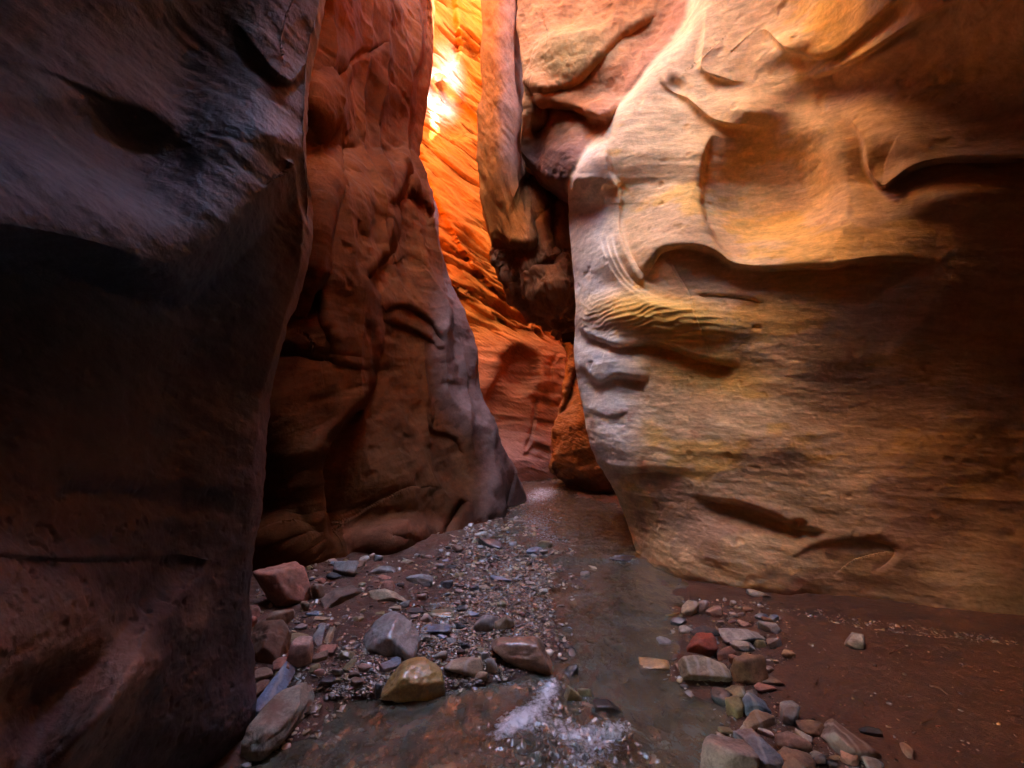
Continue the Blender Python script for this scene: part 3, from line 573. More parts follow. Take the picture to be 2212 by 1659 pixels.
foam_glint = foam_glint + blob(wu, wv, 1170, 1072, 56, 22, -10, .42) + blob(wu, wv, 1150, 1130, 80, 36, 0, .33) + blob(wu, wv, 1190, 1180, 60, 26, 0, .26)  # far sky glints painted as white specks in the same mask
rough = blob(wu, wv, 1230, 1570, 190, 60, 0, 1, 4) + blob(wu, wv, 1250, 1640, 190, 50, 0, .9, 4) + blob(wu, wv, 1190, 1480, 60, 30, 0, 1)
ripple = .013 * fbm(WP * np.array((9, 6, 1)), 4, 221, .6) * (.5 + .6 * np.clip(wy / 4, 0, 2)) + rough * (.022 * fbm(WP * np.array((16, 12, 1)), 4, 223, .62) + .012 * ridged(WP * 24, 3, 225))
ripple = ripple + .03 * sstep(wy, 4.3, 6.5) * fbm(WP * np.array((9, 6, 1)), 4, 227, .6) + .012 * blob(wu, wv, 1340, 1212, 40, 6, 3, 1)
wz = water_z(wx, wy) + ripple
wobj = grid_mesh('water', np.stack([wx, wy, wz], -1), m_water, attrs={'foam_glint': np.clip(foam_glint, 0, 1)}, flip=True); wobj['kind'] = 'structure'
# ------------------------------------------------------------------ stones
import bmesh
def ico(k):
    bm = bmesh.new(); bmesh.ops.create_icosphere(bm, subdivisions=k, radius=1)
    v = np.array([x.co[:] for x in bm.verts]); f = [[q.index for q in x.verts] for x in bm.faces]; bm.free(); return v, f
ICO = {k: ico(k) for k in (2, 3, 4, 5)}
def stone_mat(name, rough, spec, vein, scale=9.0, wet=0):
    m, n = new_mat(name); L = n.links.new
    out = N(n, 'ShaderNodeOutputMaterial'); b = N(n, 'ShaderNodeBsdfPrincipled'); L(b.outputs[0], out.inputs[0])
    oi = N(n, 'ShaderNodeObjectInfo'); tc = N(n, 'ShaderNodeTexCoord')
    off = N(n, 'ShaderNodeVectorMath', operation='ADD'); L(tc.outputs['Object'], off.inputs[0])
    sc = N(n, 'ShaderNodeVectorMath', operation='SCALE'); sc.inputs[0].default_value = (37, 19, 53); L(oi.outputs['Random'], sc.inputs['Scale']); L(sc.outputs[0], off.inputs[1])
    n1 = N(n, 'ShaderNodeTexNoise'); n1.inputs['Scale'].default_value = scale; n1.inputs['Detail'].default_value = 10; n1.inputs['Roughness'].default_value = .68; n1.inputs['Distortion'].default_value = .5; L(off.outputs[0], n1.inputs[0])
    n2 = N(n, 'ShaderNodeTexNoise'); n2.inputs['Scale'].default_value = 70; n2.inputs['Detail'].default_value = 7; n2.inputs['Roughness'].default_value = .7; L(off.outputs[0], n2.inputs[0])
    mr = N(n, 'ShaderNodeMapRange'); mr.inputs[1].default_value = .32; mr.inputs[2].default_value = .7; mr.inputs[3].default_value = .5; mr.inputs[4].default_value = 1.45; L(n1.outputs[0], mr.inputs[0])
    mr2 = N(n, 'ShaderNodeMapRange'); mr2.inputs[1].default_value = .35; mr2.inputs[2].default_value = .65; mr2.inputs[3].default_value = .75; mr2.inputs[4].default_value = 1.2; L(n2.outputs[0], mr2.inputs[0])
    mm = N(n, 'ShaderNodeMath', operation='MULTIPLY'); L(mr.outputs[0], mm.inputs[0]); L(mr2.outputs[0], mm.inputs[1])
    vm = N(n, 'ShaderNodeVectorMath', operation='SCALE'); L(oi.outputs['Color'], vm.inputs[0]); L(mm.outputs[0], vm.inputs['Scale'])
    # veins or mud film
    wv = N(n, 'ShaderNodeTexWave'); wv.inputs['Scale'].default_value = 5 if vein == 's' else 2.4; wv.inputs['Distortion'].default_value = 7; wv.inputs['Detail'].default_value = 4; L(off.outputs[0], wv.inputs[0])
    cr = N(n, 'ShaderNodeMapRange'); cr.inputs[1].default_value = .62 if vein == 's' else .86; cr.inputs[2].default_value = 1.0; cr.inputs[4].default_value = .5 if vein else .25; L(wv.outputs['Fac'], cr.inputs[0])
    mx = N(n, 'ShaderNodeMix', data_type='RGBA'); L(cr.outputs[0], mx.inputs[0]); L(vm.outputs[0], mx.inputs[6]); mx.inputs[7].default_value = (.46, .42, .38, 1) if vein else (.2, .12, .08, 1)
    mud = N(n, 'ShaderNodeMapRange'); mud.inputs[1].default_value = .5; mud.inputs[2].default_value = .66; mud.inputs[4].default_value = .7 - .5 * wet
    n4 = N(n, 'ShaderNodeTexNoise'); n4.inputs['Scale'].default_value = 5; n4.inputs['Detail'].default_value = 8; L(off.outputs[0], n4.inputs[0]); L(n4.outputs[0], mud.inputs[0])
    mx2 = N(n, 'ShaderNodeMix', data_type='RGBA'); L(mud.outputs[0], mx2.inputs[0]); L(mx.outputs[2], mx2.inputs[6]); mx2.inputs[7].default_value = (.19, .085, .05, 1)
    L(mx2.outputs[2], b.inputs['Base Color'])
    b.inputs['Roughness'].default_value = rough; b.inputs['Specular IOR Level'].default_value = spec
    if wet: b.inputs['Coat Weight'].default_value = .5; b.inputs['Coat Roughness'].default_value = .12
    bp = N(n, 'ShaderNodeBump'); bp.inputs['Strength'].default_value = .55; bp.inputs['Distance'].default_value = .012; L(n1.outputs[0], bp.inputs['Height'])
    bp2 = N(n, 'ShaderNodeBump'); bp2.inputs['Strength'].default_value = .5; bp2.inputs['Distance'].default_value = .004; L(n2.outputs[0], bp2.inputs['Height']); L(bp.outputs[0], bp2.inputs['Normal']); L(bp2.outputs[0], b.inputs['Normal'])
    return m
SM = {'m': stone_mat('dry_stone', .75, .35, ''), 'w': stone_mat('wet_stone', .32, .6, '', 8, 1), 'v': stone_mat('veined_stone', .6, .4, 'v'), 's': stone_mat('striped_stone', .65, .4, 's'), 'x': stone_mat('wet_veined_stone', .3, .6, 'v', 8, 1)}
COL = dict(red=(.30, .13, .09), brown=(.20, .12, .08), tan=(.34, .24, .15), grey=(.24, .215, .2), blue=(.17, .20, .25), dark=(.055, .05, .05), olive=(.24, .185, .09), pink=(.36, .22, .17), pale=(.42, .36, .30), brick=(.30, .065, .04), ochre=(.38, .22, .08), white=(.6, .55, .5))
def rock_shape(seed, rnd, lod, dims, planes=11):
    """direction field cut by random planes, softened by rnd (high = sharper), roughened by noise"""
    rs = np.random.RandomState(seed); d, f = ICO[lod]
    n = rs.normal(size=(planes, 3)); n /= np.linalg.norm(n, axis=1)[:, None]; h = rs.uniform(.50, .95, planes); rnd = rnd * 2.2 + 4
    n = np.vstack([n, np.eye(3), -np.eye(3)]); h = np.concatenate([h, rs.uniform(.78, 1.0, 6)])
    q = np.clip(d @ n.T / h, 0, None); r = (q ** rnd).sum(1) ** (-1 / rnd)
    P = d * r[:, None]; P = P / np.abs(P).max(0)
    P = P + d * (.09 * fbm(d * 1.6 + seed, 3, seed) + .05 * fbm(d * 5 + seed, 4, seed + 2, .6) + .045 * ridged(d * 2.6 + seed, 4, seed + 4))[:, None]
    return P * np.array(dims), f
def ray_ground(u, v, up=0.0):
    y = 1500 / max(v - V0, 20)
    for _ in range(12):
        x = (u - U0) / 1000 * y; z = float(ground_h(np.array([x]), np.array([y]))[0]) + up
        y = .5 * y + .5 * (CZ - z) / (v - V0) * 1000
    return np.array(((u - U0) / 1000 * y, y, z))
def add_stone(u, v, wpx, hpx, ang, colr, mat, rnd, label, name=None, group=None, sink=.5, seed=None, depth=None):
    seed = seed if seed is not None else int(u * 7 + v * 13) % 99991
    lod = 5 if wpx > 85 else 4 if wpx > 30 else 3
    if ang == 0:
        y = ray_ground(u, v)[1]
        for _ in range(3):
            W, H = wpx * y / 1000, hpx * y / 1000; th = math.atan2(CZ, y); s, c = math.sin(th), math.cos(th)
            D = min(.8 * W, .85 * H / s) if depth is None else depth * W; Hh = math.sqrt(max(H * H - (D * s) ** 2, (.3 * H) ** 2)) / c
            p = ray_ground(u, v, sink * Hh / 2); y = p[1]
        R = np.eye(3); rz = random.Random(seed).uniform(-.2, .2); R = np.array(((math.cos(rz), -math.sin(rz), 0), (math.sin(rz), math.cos(rz), 0), (0, 0, 1)))
        dims = (W / 2, D / 2, Hh / 2); c = p
    else:
        a = math.radians(ang); L2, S2 = wpx / 2, hpx / 2
        g0 = ray_ground(u, v)[1]; hh = hpx * .42 * g0 / 1000
        A = ray_ground(u - (L2 - S2 * .6) * math.cos(a), v + (L2 - S2 * .6) * math.sin(a), hh * sink); B = ray_ground(u + (L2 - S2 * .6) * math.cos(a), v - (L2 - S2 * .6) * math.sin(a), hh * sink)
        ax = B - A; Lw = np.linalg.norm(ax); ax = ax / Lw; c = (A + B) / 2; Sw = hpx * c[1] / 1000
        Lw = Lw * (L2 / max(L2 - S2 * .6, 1)) ; up = np.array((0, 0, 1.)); side = np.cross(up, ax); side /= np.linalg.norm(side); up = np.cross(ax, side)
        R = np.stack([ax, side, up], 1); dims = (Lw / 2, Sw * .55, Sw * .42)
    P, f = rock_shape(seed, rnd, lod, dims)
    P = P @ R.T; nm = name or ('boulder' if wpx * c[1] > 330 else 'stone')
    me = bpy.data.meshes.new(nm); me.from_pydata(P.tolist(), [], f); me.polygons.foreach_set('use_smooth', np.ones(len(f), bool)); me.materials.append(SM[mat])
    o = bpy.data.objects.new(nm, me); C.objects.link(o); o.location = tuple(c)
    k = random.Random(seed + 5); cc = COL[colr] if isinstance(colr, str) else colr; j = k.uniform(1.0, 1.35)
    o.color = (cc[0] * j, cc[1] * j, cc[2] * j, 1)
    o['label'] = label; o['category'] = nm
    if group: o['group'] = group
    return o
# u, v centre, width, height on the 2212 picture, tilt, colour, surface, sharpness, label
STONES = [
 (611,1279,106,102,0,'red','m',14,'largest angular red-brown boulder with flat top against the left cliff'),
 (607,1341,52,44,0,'brown','m',6,'rounded brown stone tucked below the largest flat-topped boulder'),
 (576,1395,88,98,0,'brown','m',9,'big blunt brown block touching the edge of the near left wall'),
 (548,1328,34,32,0,'red','m',6,'reddish stone in the gap above the blunt brown block'),
 (541,1348,22,30,0,'red','m',10,'narrow reddish stone pressed to the left wall edge above the brown block'),
 (640,1380,55,22,0,'olive','m',7,'low olive slab right of the blunt brown block'),
 (644,1420,62,68,0,'pink','m',8,'pinkish lumpy stone above the long speckled boulder'),
 (689,1376,44,28,62,'grey','m',16,'straight-sided grey slab leaning on a narrower slab'),
 (713,1374,42,15,66,'tan','m',16,'narrow tan slab lying along the straight-sided grey slab'),
 (692,1420,33,22,0,'brown','m',9,'brown stone right of the pinkish lumpy stone'),
 (702,1403,46,17,0,'red','m',8,'flat red-brown stone just below the two leaning slabs'),
 (749,1417,37,26,0,'olive','w',4,'smooth damp olive cobble beside a slim oval one'),
 (758,1434,42,15,50,'olive','m',4,'slim oval stone tilted against the smooth olive cobble'),
 (847,1377,120,82,0,'grey','x',7,'large grey boulder with dark crack and white vein in mid left bank'),
 (937,1358,74,28,0,'blue','x',9,'flat blue-grey rock right behind the large cracked grey boulder'),
 (883,1473,142,84,22,(.44,.28,.09),'w',7,'big wet yellow-brown boulder with a shining edge at the water'),
 (1000,1437,82,42,0,'tan','v',7,'cream and tan stone right of the wet yellow-brown boulder'),
 (1134,1414,152,92,-10,(.30,.17,.11),'w',7,'largest wet reddish-brown boulder at the head of the rapid'),
 (1052,1346,54,44,0,'grey','m',12,'grey faceted stone above the largest wet boulder'),
 (1090,1345,44,38,0,'tan','v',9,'buff stone touching the grey faceted one on its right'),
 (1064,1444,28,36,0,'pale','v',11,'small upright banded stone left of the largest wet boulder'),
 (1040,1459,28,19,0,'tan','m',9,'little tan stone at the waterline beneath the upright banded stone'),
 (1050,1418,20,19,0,'grey','x',6,'small shiny grey stone left of the largest wet boulder'),
 (590,1490,162,40,56,(.15,.19,.27),'v',8,'long blue slate slab leaning beside the left wall foot'),
 (618,1547,196,74,52,(.27,.23,.175),'m',6,'long speckled grey-tan boulder lying in the near left corner'),
 (610,1435,46,24,0,'red','m',6,'reddish stone capping the top of the blue slate slab'),
 (567,1457,46,21,0,'brown','m',7,'flat brown stone left of the top of the blue slab'),
 (560,1486,56,30,32,'brown','m',8,'tilted brown stone under the left side of the blue slab'),
 (705,1470,40,19,0,'dark','w',10,'jagged black stone by the upper end of the speckled boulder'),
 (918,1531,66,76,0,(.21,.155,.09),'w',6,'upright wet brown stone standing in the water below the yellow boulder'),
 (817,1509,17,25,0,'dark','w',5,'small glossy black stone at the left end of the yellow boulder'),
 (846,1440,46,24,28,'blue','m',7,'blue-grey stone leaning on the back of the yellow boulder'),
 (858,1424,40,18,0,'dark','m',10,'dark block under the large cracked grey boulder'),
 (831,1290,100,32,-12,'tan','m',8,'long tan boulder lying flat across the upper left bank'),
 (911,1257,70,30,-14,'grey','m',7,'long grey hump half sunk in the upper gravel'),
 (962,1264,34,21,0,'dark','w',5,'glossy black egg-shaped stone right of the grey hump'),
 (973,1225,24,10,0,'dark','m',8,'thin black chip up the bank from the glossy black stone'),
 (826,1231,56,19,0,'grey','m',6,'low grey stone with a dark front in the upper left bank'),
 (829,1248,30,12,0,'red','m',5,'small red oval stone below the low dark-fronted stone'),
 (838,1267,32,22,0,'red','m',8,'reddish lump just above the long tan boulder'),
 (738,1288,84,44,32,(.13,.09,.07),'m',12,'dark broken slab sloping beside the long tan boulder'),
 (688,1284,30,42,0,'brown','m',10,'brown shard between largest boulder and dark broken slab'),
 (660,1312,19,25,0,'tan','m',8,'small tan stone at the right foot of the largest flat-topped boulder'),
 (751,1232,56,42,0,'grey','m',14,'pointed grey slab leaning upslope near the sand mound'),
 (722,1246,28,16,0,'dark','m',10,'dark wedge left of the pointed grey slab'),
 (774,1219,32,20,0,'brown','m',8,'brown stone right behind the pointed grey slab'),
 (817,1208,21,17,0,'grey','m',6,'rounded grey stone against the foot of the middle cliff'),
 (804,1205,14,17,0,'pink','m',6,'small pink stone touching the rounded grey stone at the cliff foot'),
 (788,1207,22,14,0,'pale','m',9,'pale chip left of the pair at the cliff foot'),
 (882,1214,28,12,0,'tan','m',6,'buff stone lying under the overhanging red bulge'),
 (901,1201,15,11,0,'grey','m',4,'grey cobble, leftmost of three beneath the red bulge'),
 (914,1204,11,12,0,'brown','m',4,'brown cobble, middle of three beneath the red bulge'),
 (927,1203,17,11,0,'pale','m',4,'pale cobble, rightmost of three beneath the red bulge'),
 (953,1190,18,11,0,'grey','m',6,'small grey stone where the red bulge ends'),
 (988,1185,26,15,0,'brown','m',6,'brown stone in the notch right of the red bulge'),
 (743,1180,28,14,0,'red','m',8,'reddish stone up in the cleft at the back of the left bank'),
 (935,1309,26,13,0,'grey','m',6,'grey stone left of the pale flat slab in the gravel'),
 (894,1318,48,13,0,'dark','m',12,'black flat slate above the large cracked grey boulder'),
 (955,1325,52,17,0,'olive','w',8,'flat pale green slab sunk in the gravel'),
 (823,1325,24,11,0,'olive','m',9,'thin olive chip left of the black flat slate'),
 (782,1321,15,10,0,'tan','m',9,'tan three-cornered chip alone on the red sand'),
 (852,1314,28,12,0,'tan','m',9,'tan chip just above the black flat slate'),
 (690,1335,46,8,0,'tan','m',9,'thin tan strip of rock on sand below the dark broken slab'),
 (772,1396,25,10,28,'grey','m',7,'thin grey splinter left of the large cracked boulder'),
 (1061,1178,62,28,-12,'dark','w',8,'long black wet boulder at the far end of the left bank'),
 (1155,1192,38,23,0,'blue','m',8,'blue-grey stone, left of the two standing in mid stream'),
 (1177,1180,32,25,0,'olive','m',12,'olive square-cut stone, right of the two standing in mid stream'),
 (1146,1212,36,8,0,'dark','w',8,'thin black slate below the two mid-stream stones'),
 (1173,1143,40,9,0,'dark','w',8,'flat black rock in the glittering shallows above the pair'),
 (1123,1127,30,10,0,'brown','w',8,'flat brown rock near the foot of the middle cliff edge'),
 (1038,1154,28,14,0,'pale','v',5,'whitish stone beside the far cliff ledge'),
 (1060,1159,24,14,0,'brown','w',8,'brown stone right of the whitish stone'),
 (1086,1253,56,14,-6,'blue','w',10,'blue-grey flat stone in the wet gravel'),
 (1158,1065,17,10,0,'brown','w',7,'brown rock in the brightest far water'),
 (1152,1082,18,9,0,'brown','w',7,'low brown rock just below the brown one in the far water'),
 (1026,1272,22,13,0,'dark','w',7,'black pebble-like stone left of a tan sliver in the gravel'),
 (1046,1268,27,10,0,'tan','m',9,'tan sliver next to the black gravel stone'),
 (1098,1232,16,11,0,'pale','m',6,'pale little stone above the blue-grey flat stone'),
 # right bank
 (1489,1321,38,40,0,'tan','v',5,'round tan stone, first at the foot of the right wall'),
 (1518,1317,23,37,0,'pink','v',6,'upright pinkish stone just right of the round tan one'),
 (1541,1325,31,29,0,'pink','m',6,'dull pink stone, third along from the water at the wall foot'),
 (1463,1343,36,20,0,'dark','w',9,'black craggy stone at the waterline below the round tan one'),
 (1453,1330,33,11,14,'ochre','w',8,'yellow sliver above the black craggy stone'),
 (1482,1362,27,19,0,'pale','m',9,'pale chip left of the long charcoal stone'),
 (1523,1363,64,21,0,'dark','m',7,'long charcoal stone above the brick-red one'),
 (1516,1397,66,46,0,'brick','m',10,'bright brick-red stone on the right bank'),
 (1600,1373,94,36,0,'grey','s',7,'long grey stone with white stripes on the right bank'),
 (1604,1397,50,26,0,'pale','m',12,'pale grey wedge below the striped stone'),
 (1668,1357,47,27,0,'grey','m',8,'dark-ended grey stone at the right end of the striped one'),
 (1671,1391,31,27,0,'grey','m',9,'grey stone, farthest right of the cluster round the striped stone'),
 (1642,1392,23,17,0,'olive','m',4,'small round olive stone right of the pale grey wedge'),
 (1568,1412,38,22,42,'red','m',7,'tilted red-brown stone right of the brick-red one'),
 (1588,1424,28,26,0,'red','m',4,'round red-brown cobble above the triangular tan rock'),
 (1519,1450,98,62,0,(.30,.235,.16),'s',6,'big ribbed tan boulder at the right waterline'),
 (1572,1450,27,31,0,'dark','m',8,'black stone behind the right side of the ribbed boulder'),
 (1612,1450,74,72,0,(.30,.17,.10),'m',9,'triangular rusty tan rock right of the ribbed boulder'),
 (1664,1470,52,20,0,'brown','m',9,'flat brown flake right of the triangular rock'),
 (1590,1499,47,31,0,'olive','v',6,'olive stone below the triangular rock'),
 (1556,1503,52,32,-26,'dark','w',8,'dark wet stone at the water left of the olive stone'),
 (1625,1499,27,22,0,'grey','m',7,'grey stone tucked right of the olive stone'),
 (1652,1486,47,19,0,'red','m',9,'thin reddish flake below the flat brown flake'),
 (1635,1530,60,50,0,'blue','v',10,'blue and white broken stone in the right bank pile'),
 (1590,1537,34,48,0,'olive','m',6,'upright grey-olive stone left of the blue and white one'),
 (1632,1563,80,36,20,'tan','v',7,'long tan stone with pale end under the blue and white one'),
 (1705,1548,52,44,0,'grey','m',9,'charcoal grey stone at the sand edge of the pile'),
 (1749,1572,58,32,0,'brown','m',7,'brown stone half buried beside the dark furrowed boulder'),
 (1820,1597,138,62,-36,(.19,.13,.11),'s',7,'dark furrowed driftwood-like boulder lying on the red sand'),
 (1657,1584,42,19,-14,'pale','m',7,'slim pale stone above the blue-grey slab'),
 (1707,1606,64,46,0,'pink','m',14,'pink three-sided slab in the near right pile'),
 (1736,1592,42,20,-18,'pale','v',8,'small veined pale stone right above the pink three-sided slab'),
 (1640,1620,124,66,-40,(.20,.21,.235),'v',12,'large blue-grey slab in the near right pile'),
 (1575,1640,128,100,0,(.24,.165,.13),'m',5,'big smooth brown boulder at the bottom edge by the water'),
 (1712,1645,88,48,0,'brown','m',7,'brown boulder at the bottom edge below the pink slab'),
 (1834,1640,44,38,0,'red','m',9,'red stone beneath the dark furrowed boulder'),
 (1892,1652,44,26,0,'grey','m',7,'grey stone at the bottom edge right of the red one'),
 (1847,1388,46,34,0,'pale','m',5,'lone pale rounded stone out on the red sand'),
 (1640,1284,48,17,-6,'pale','v',8,'pale slab lying along the foot of the right wall'),
 (1584,1305,14,15,0,'pale','v',9,'small pale chip between the pink stone and the wall slab'),
 (1644,1310,12,8,0,'white','m',4,'tiny white pebble below the wall slab'),
 (1880,1581,52,18,-10,'dark','m',12,'dark broken slate pieces right of the furrowed boulder'),
 (1963,1622,36,22,-50,'brown','m',8,'brown stone alone near the bottom right'),
 # in the water
 (1335,1400,32,25,0,'pale','w',9,'pale three-cornered stone just under the water in mid stream'),
 (1233,1516,44,34,0,(.34,.26,.12),'w',9,'yellow stone poking out of the rapid, the left of two'),
 (1268,1504,38,20,0,(.34,.26,.12),'w',9,'yellow stone poking out of the rapid, the right of two'),
 (1433,1389,44,18,0,'grey','v',6,'speckled stone breaking the water left of the brick-red one'),
 (1418,1442,72,24,0,'ochre','w',5,'orange wet stone with water spilling over it'),
 (1226,1400,36,18,0,'dark','w',6,'dark hump in the water right of the largest wet boulder'),
 (1232,1472,38,34,0,'dark','w',7,'dark wet stone at the top of the rapid'),
 (1310,1528,60,22,0,'dark','w',6,'dark sill of rock that the rapid pours over'),
 (1438,1560,64,36,0,'dark','w',6,'dark rounded stone under the water by the right bank'),
 (1048,1470,60,14,0,'dark','w',6,'low dark rock in the water below the banded stone'),
 (1345,1208,56,10,0,'dark','w',6,'dark rock ledge where the little cascade falls by the right wall'),
]
for st in STONES:
    u, v, wp, hp, ang, colr, mt, rnd, lab = st
    und = v > 1380 and 'under the water' in lab
    o = add_stone(u, v, wp, hp, ang, colr, mt, rnd, lab, sink=.15 if und else .32)
    if st in STONES[-11:] and not und:                   # stones that stand out of the stream
        p = np.array(o.location); hz = max(c_[2] for c_ in o.bound_box); zt = float(water_z(p[0], p[1])) - .9 * hz; o.scale = (1, 1, 2.0)
        q = np.array((0, 0, CZ)) + (p - np.array((0, 0, CZ))) * (CZ - zt) / (CZ - p[2]); o.location = tuple(q)
# loose cobbles nothing tells apart
rs = np.random.RandomState(5)
def inside(u, v, poly_):
    c = np.zeros(np.shape(u), bool); p = np.array(poly_, float); j = len(p) - 1
    for i in range(len(p)):
        m = ((p[i, 1] > v) != (p[j, 1] > v)) & (u < (p[j, 0] - p[i, 0]) * (v - p[i, 1]) / (p[j, 1] - p[i, 1] + 1e-9) + p[i, 0]); c ^= m; j = i
    return c
BAR = [(1000, 1150), (1100, 1100), (1200, 1085), (1290, 1120), (1300, 1180), (1235, 1230), (1215, 1300), (1190, 1390), (1090, 1470), (930, 1500), (790, 1510), (700, 1490), (760, 1400), (900, 1340), (960, 1290), (980, 1220)]
LEFT = [(560, 1240), (700, 1200), (840, 1215), (940, 1195), (1060, 1120), (1130, 1100), (1190, 1200), (1170, 1300), (1190, 1400), (900, 1490), (700, 1490), (550, 1560), (535, 1400)]
RIGHT = [(1440, 1310), (1560, 1300), (1700, 1340), (1720, 1420), (1640, 1460), (1700, 1540), (1850, 1620), (1950, 1700), (1500, 1700), (1580, 1540), (1490, 1470), (1480, 1380)]
FARR = [(1190, 1050), (1280, 1080), (1340, 1110), (1300, 1100), (1180, 1080)]
BED = [(1150, 1100), (1290, 1110), (1390, 1270), (1460, 1350), (1480, 1480), (1570, 1560), (1540, 1750), (450, 1750), (560, 1600), (700, 1500), (940, 1490), (1140, 1460), (1190, 1380), (1160, 1260)]
def sample(poly_, k):
    p = np.array(poly_, float); out = []
    while len(out) < k:
        q = rs.uniform(p.min(0), p.max(0), (k * 3, 2)); q = q[inside(q[:, 0], q[:, 1], poly_)]; out += q.tolist()
    return out[:k]
taken = [(s[0], s[1], s[2] / 2 + 4, s[3] / 2 + 4) for s in STONES]
def free(u, v): return all(((u - a) / b) ** 2 + ((v - c) / d) ** 2 > 1.2 for a, c, b, d in taken)
for poly_, k, lab, grp in ((LEFT, 95, 'small loose cobble scattered among the bigger stones of the left bank', 'small cobbles on the left bank'),
                           (RIGHT, 60, 'small loose cobble scattered among the bigger stones of the right bank', 'small cobbles on the right bank'),
                           (BED, 45, 'small stone lying drowned in the stream bed', 'drowned stones in the stream bed')):
    got = 0
    for u, v in sample(poly_, k * 4):
        if got >= k: break
        if not free(u, v): continue
        big = (v - 1000) / 500; wp = rs.uniform(9, 26) * (.5 + .8 * big); hp = wp * rs.uniform(.4, .75)
        colr = ['red', 'brown', 'tan', 'grey', 'pink', 'dark', 'blue', 'olive', 'pale'][rs.randint(9)]
        add_stone(u, v, wp, hp, 0, colr, 'w' if poly_ is BED else 'mmvw'[rs.randint(4)], rs.choice([4, 6, 8, 12]), lab, 'cobble', grp, sink=.3 if poly_ is BED else .5)
        taken.append((u, v, wp / 2, hp / 2)); got += 1

for u, v, a, l_ in ((1920, 1410, 20, 34), (2010, 1480, -25, 42), (1760, 1480, 60, 26), (2080, 1440, 5, 22), (1960, 1340, -8, 20), (1845, 1500, -50, 36), (1990, 1560, 12, 30), (730, 1375, 15, 30)):
    P0 = ray_ground(u, v, .006); P1 = ray_ground(u + l_ * math.cos(math.radians(a)), v - l_ * math.sin(math.radians(a)), .012); tk = np.linspace(0, 1, 9)[:, None]
    mid = P0 + (P1 - P0) * tk + np.sin(tk * 5 + u) * np.array((.006, .004, .004)); ring = []
    for i_, c_ in enumerate(mid):
        r_ = .0055 * (1 - .6 * i_ / 8)
        ring.append([c_ + r_ * np.array((math.cos(t_) * .4, math.sin(t_) * .9, math.sin(t_ + 1.3))) for t_ in np.linspace(0, 2 * math.pi, 7)[:-1]])
    V_ = [tuple(p) for r in ring for p in r]; F_ = [(i * 6 + j, i * 6 + (j + 1) % 6, (i + 1) * 6 + (j + 1) % 6, (i + 1) * 6 + j) for i in range(8) for j in range(6)] + [tuple(range(6)), tuple(range(48, 54))]
    me = bpy.data.meshes.new('twig'); me.from_pydata(V_, [], F_); me.materials.append(SM['m']); o = bpy.data.objects.new('twig', me); C.objects.link(o)
    o.color = (.14, .08, .05, 1); o['label'] = 'short dry driftwood twig lying on the red sand'; o['category'] = 'twig'; o['group'] = 'driftwood twigs on the sand'

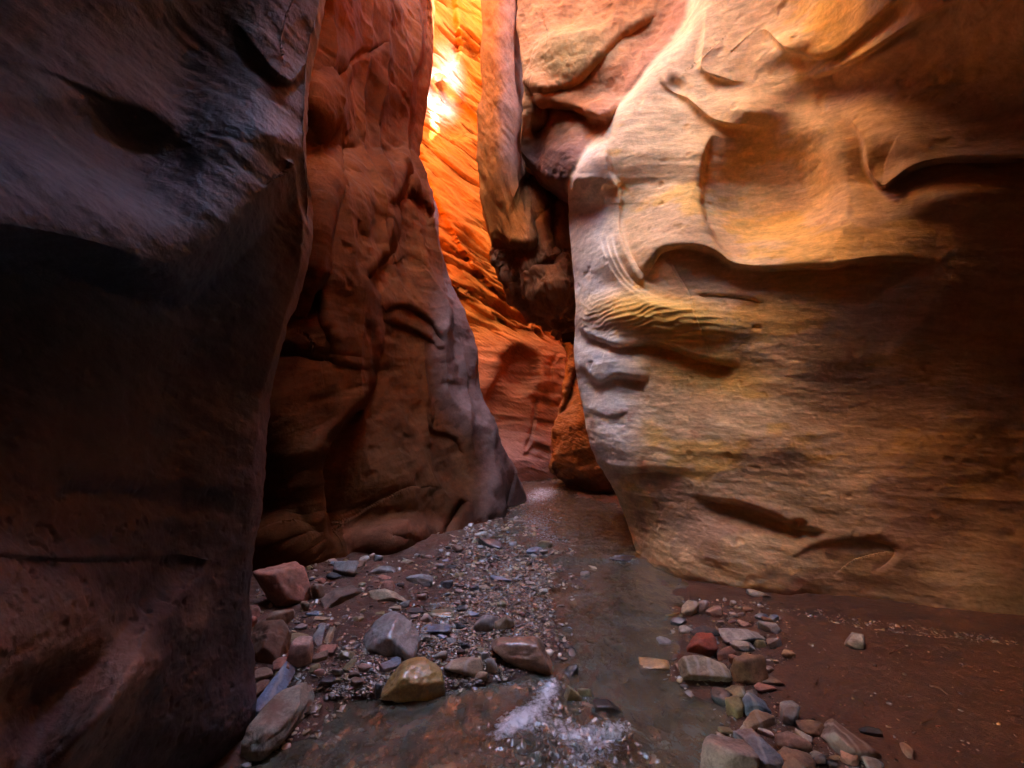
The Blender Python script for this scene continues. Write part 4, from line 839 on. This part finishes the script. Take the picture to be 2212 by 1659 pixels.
# gravel: thousands of shards in one sheet
def gravel(name, spots, mat, label, cols, smin, smax):
    d, f = ICO[2]; f = np.array(f); T = []
    for s in range(10):
        P, _ = rock_shape(900 + s, 10, 2, (1, .72, .34)); T.append(P)
    n = len(spots); uv = np.array(spots); 
    y = 1500 / (uv[:, 1] - V0)
    for _ in range(4):
        x = (uv[:, 0] - U0) / 1000 * y; z = ground_h(x, y); y = .4 * y + .6 * (CZ - z) / (uv[:, 1] - V0) * 1000
    x = (uv[:, 0] - U0) / 1000 * y; z = ground_h(x, y)
    px = smin * (smax / smin) ** (rs.uniform(0, 1, n) ** 2.2); s = px / 2 * np.clip(y, 1.8, 6) / 1000 * 1.0
    Vv = np.zeros((n, len(d), 3)); a = rs.uniform(0, 6.28, n); t1 = rs.normal(0, .28, n); t2 = rs.normal(0, .28, n); ty = rs.randint(0, 10, n)
    T = np.array(T)[ty] * s[:, None, None] * rs.uniform(.75, 1.3, (n, 1, 3))
    ca, sa = np.cos(a)[:, None], np.sin(a)[:, None]
    X = T[..., 0] * ca - T[..., 1] * sa; Y_ = T[..., 0] * sa + T[..., 1] * ca; Z = T[..., 2] + X * t1[:, None] + Y_ * t2[:, None]
    Vv[..., 0] = X + x[:, None]; Vv[..., 1] = Y_ + y[:, None]; Vv[..., 2] = Z + z[:, None] + s[:, None] * .12
    F = (f[None] + (np.arange(n) * len(d))[:, None, None]).reshape(-1, 3)
    me = bpy.data.meshes.new(name); nv = n * len(d)
    me.vertices.add(nv); me.vertices.foreach_set('co', Vv.astype(np.float32).ravel()); me.loops.add(F.size); me.loops.foreach_set('vertex_index', F.astype(np.int32).ravel())
    me.polygons.add(len(F)); me.polygons.foreach_set('loop_start', np.arange(0, F.size, 3, dtype=np.int32)); me.update(calc_edges=True)
    c = (np.array(cols)[rs.randint(0, len(cols), n)] * .6 + .4 * np.array((.17, .12, .085))) * rs.uniform(.7, 2.2, (n, 1)); c = np.repeat(np.concatenate([c, np.ones((n, 1))], 1)[:, None], len(d), 1)
    at_ = me.color_attributes.new('rock', 'FLOAT_COLOR', 'POINT'); at_.data.foreach_set('color', c.astype(np.float32).ravel())
    me.materials.append(mat); o = bpy.data.objects.new(name, me); C.objects.link(o); o['kind'] = 'stuff'; o['label'] = label; o['category'] = 'gravel'; return o
m, n = new_mat('wet_gravel'); L = n.links.new
out = N(n, 'ShaderNodeOutputMaterial'); b = N(n, 'ShaderNodeBsdfPrincipled'); L(b.outputs[0], out.inputs[0]); at = N(n, 'ShaderNodeAttribute', attribute_name='rock'); L(at.outputs['Color'], b.inputs['Base Color'])
b.inputs['Roughness'].default_value = .2; b.inputs['Specular IOR Level'].default_value = .9
GC = [COL[k] for k in ('grey', 'brown', 'tan', 'brown', 'brown', 'dark', 'dark', 'olive', 'red', 'tan')] + [(.22, .22, .2)]
near_bar = [(p[0] + rs.normal(0, 30), max(p[1] + rs.normal(0, 8), 1085)) for p in sample(BAR, 15000)]
gravel('gravel', near_bar + sample(LEFT, 3500), m, 'wet mixed grey gravel of the bar along the left bank', GC, 3, 16)
SAND = [(1450, 1310), (1700, 1330), (1900, 1365), (2240, 1400), (2240, 1700), (1900, 1700), (1660, 1560), (1560, 1400)]
FOOT = [(1440, 1296), (1560, 1296), (1700, 1304), (1850, 1338), (2000, 1356), (2200, 1380), (2200, 1396), (1990, 1374), (1830, 1354), (1690, 1322), (1560, 1312)]
gravel('gravel', sample(RIGHT, 1700) + sample(FARR, 500) + sample(SAND, 260) + sample(FOOT, 420), m, 'thin gravel strewn between the stones of the right bank', GC, 3, 12)
gravel('gravel', [p for p in sample(BED, 2600) if not (1080 < p[0] < 1400 and p[1] > 1440)], m, 'gravel lying on the stream bed under the water', [COL[k] for k in ('grey', 'tan', 'brown', 'olive', 'pale')], 5, 26)
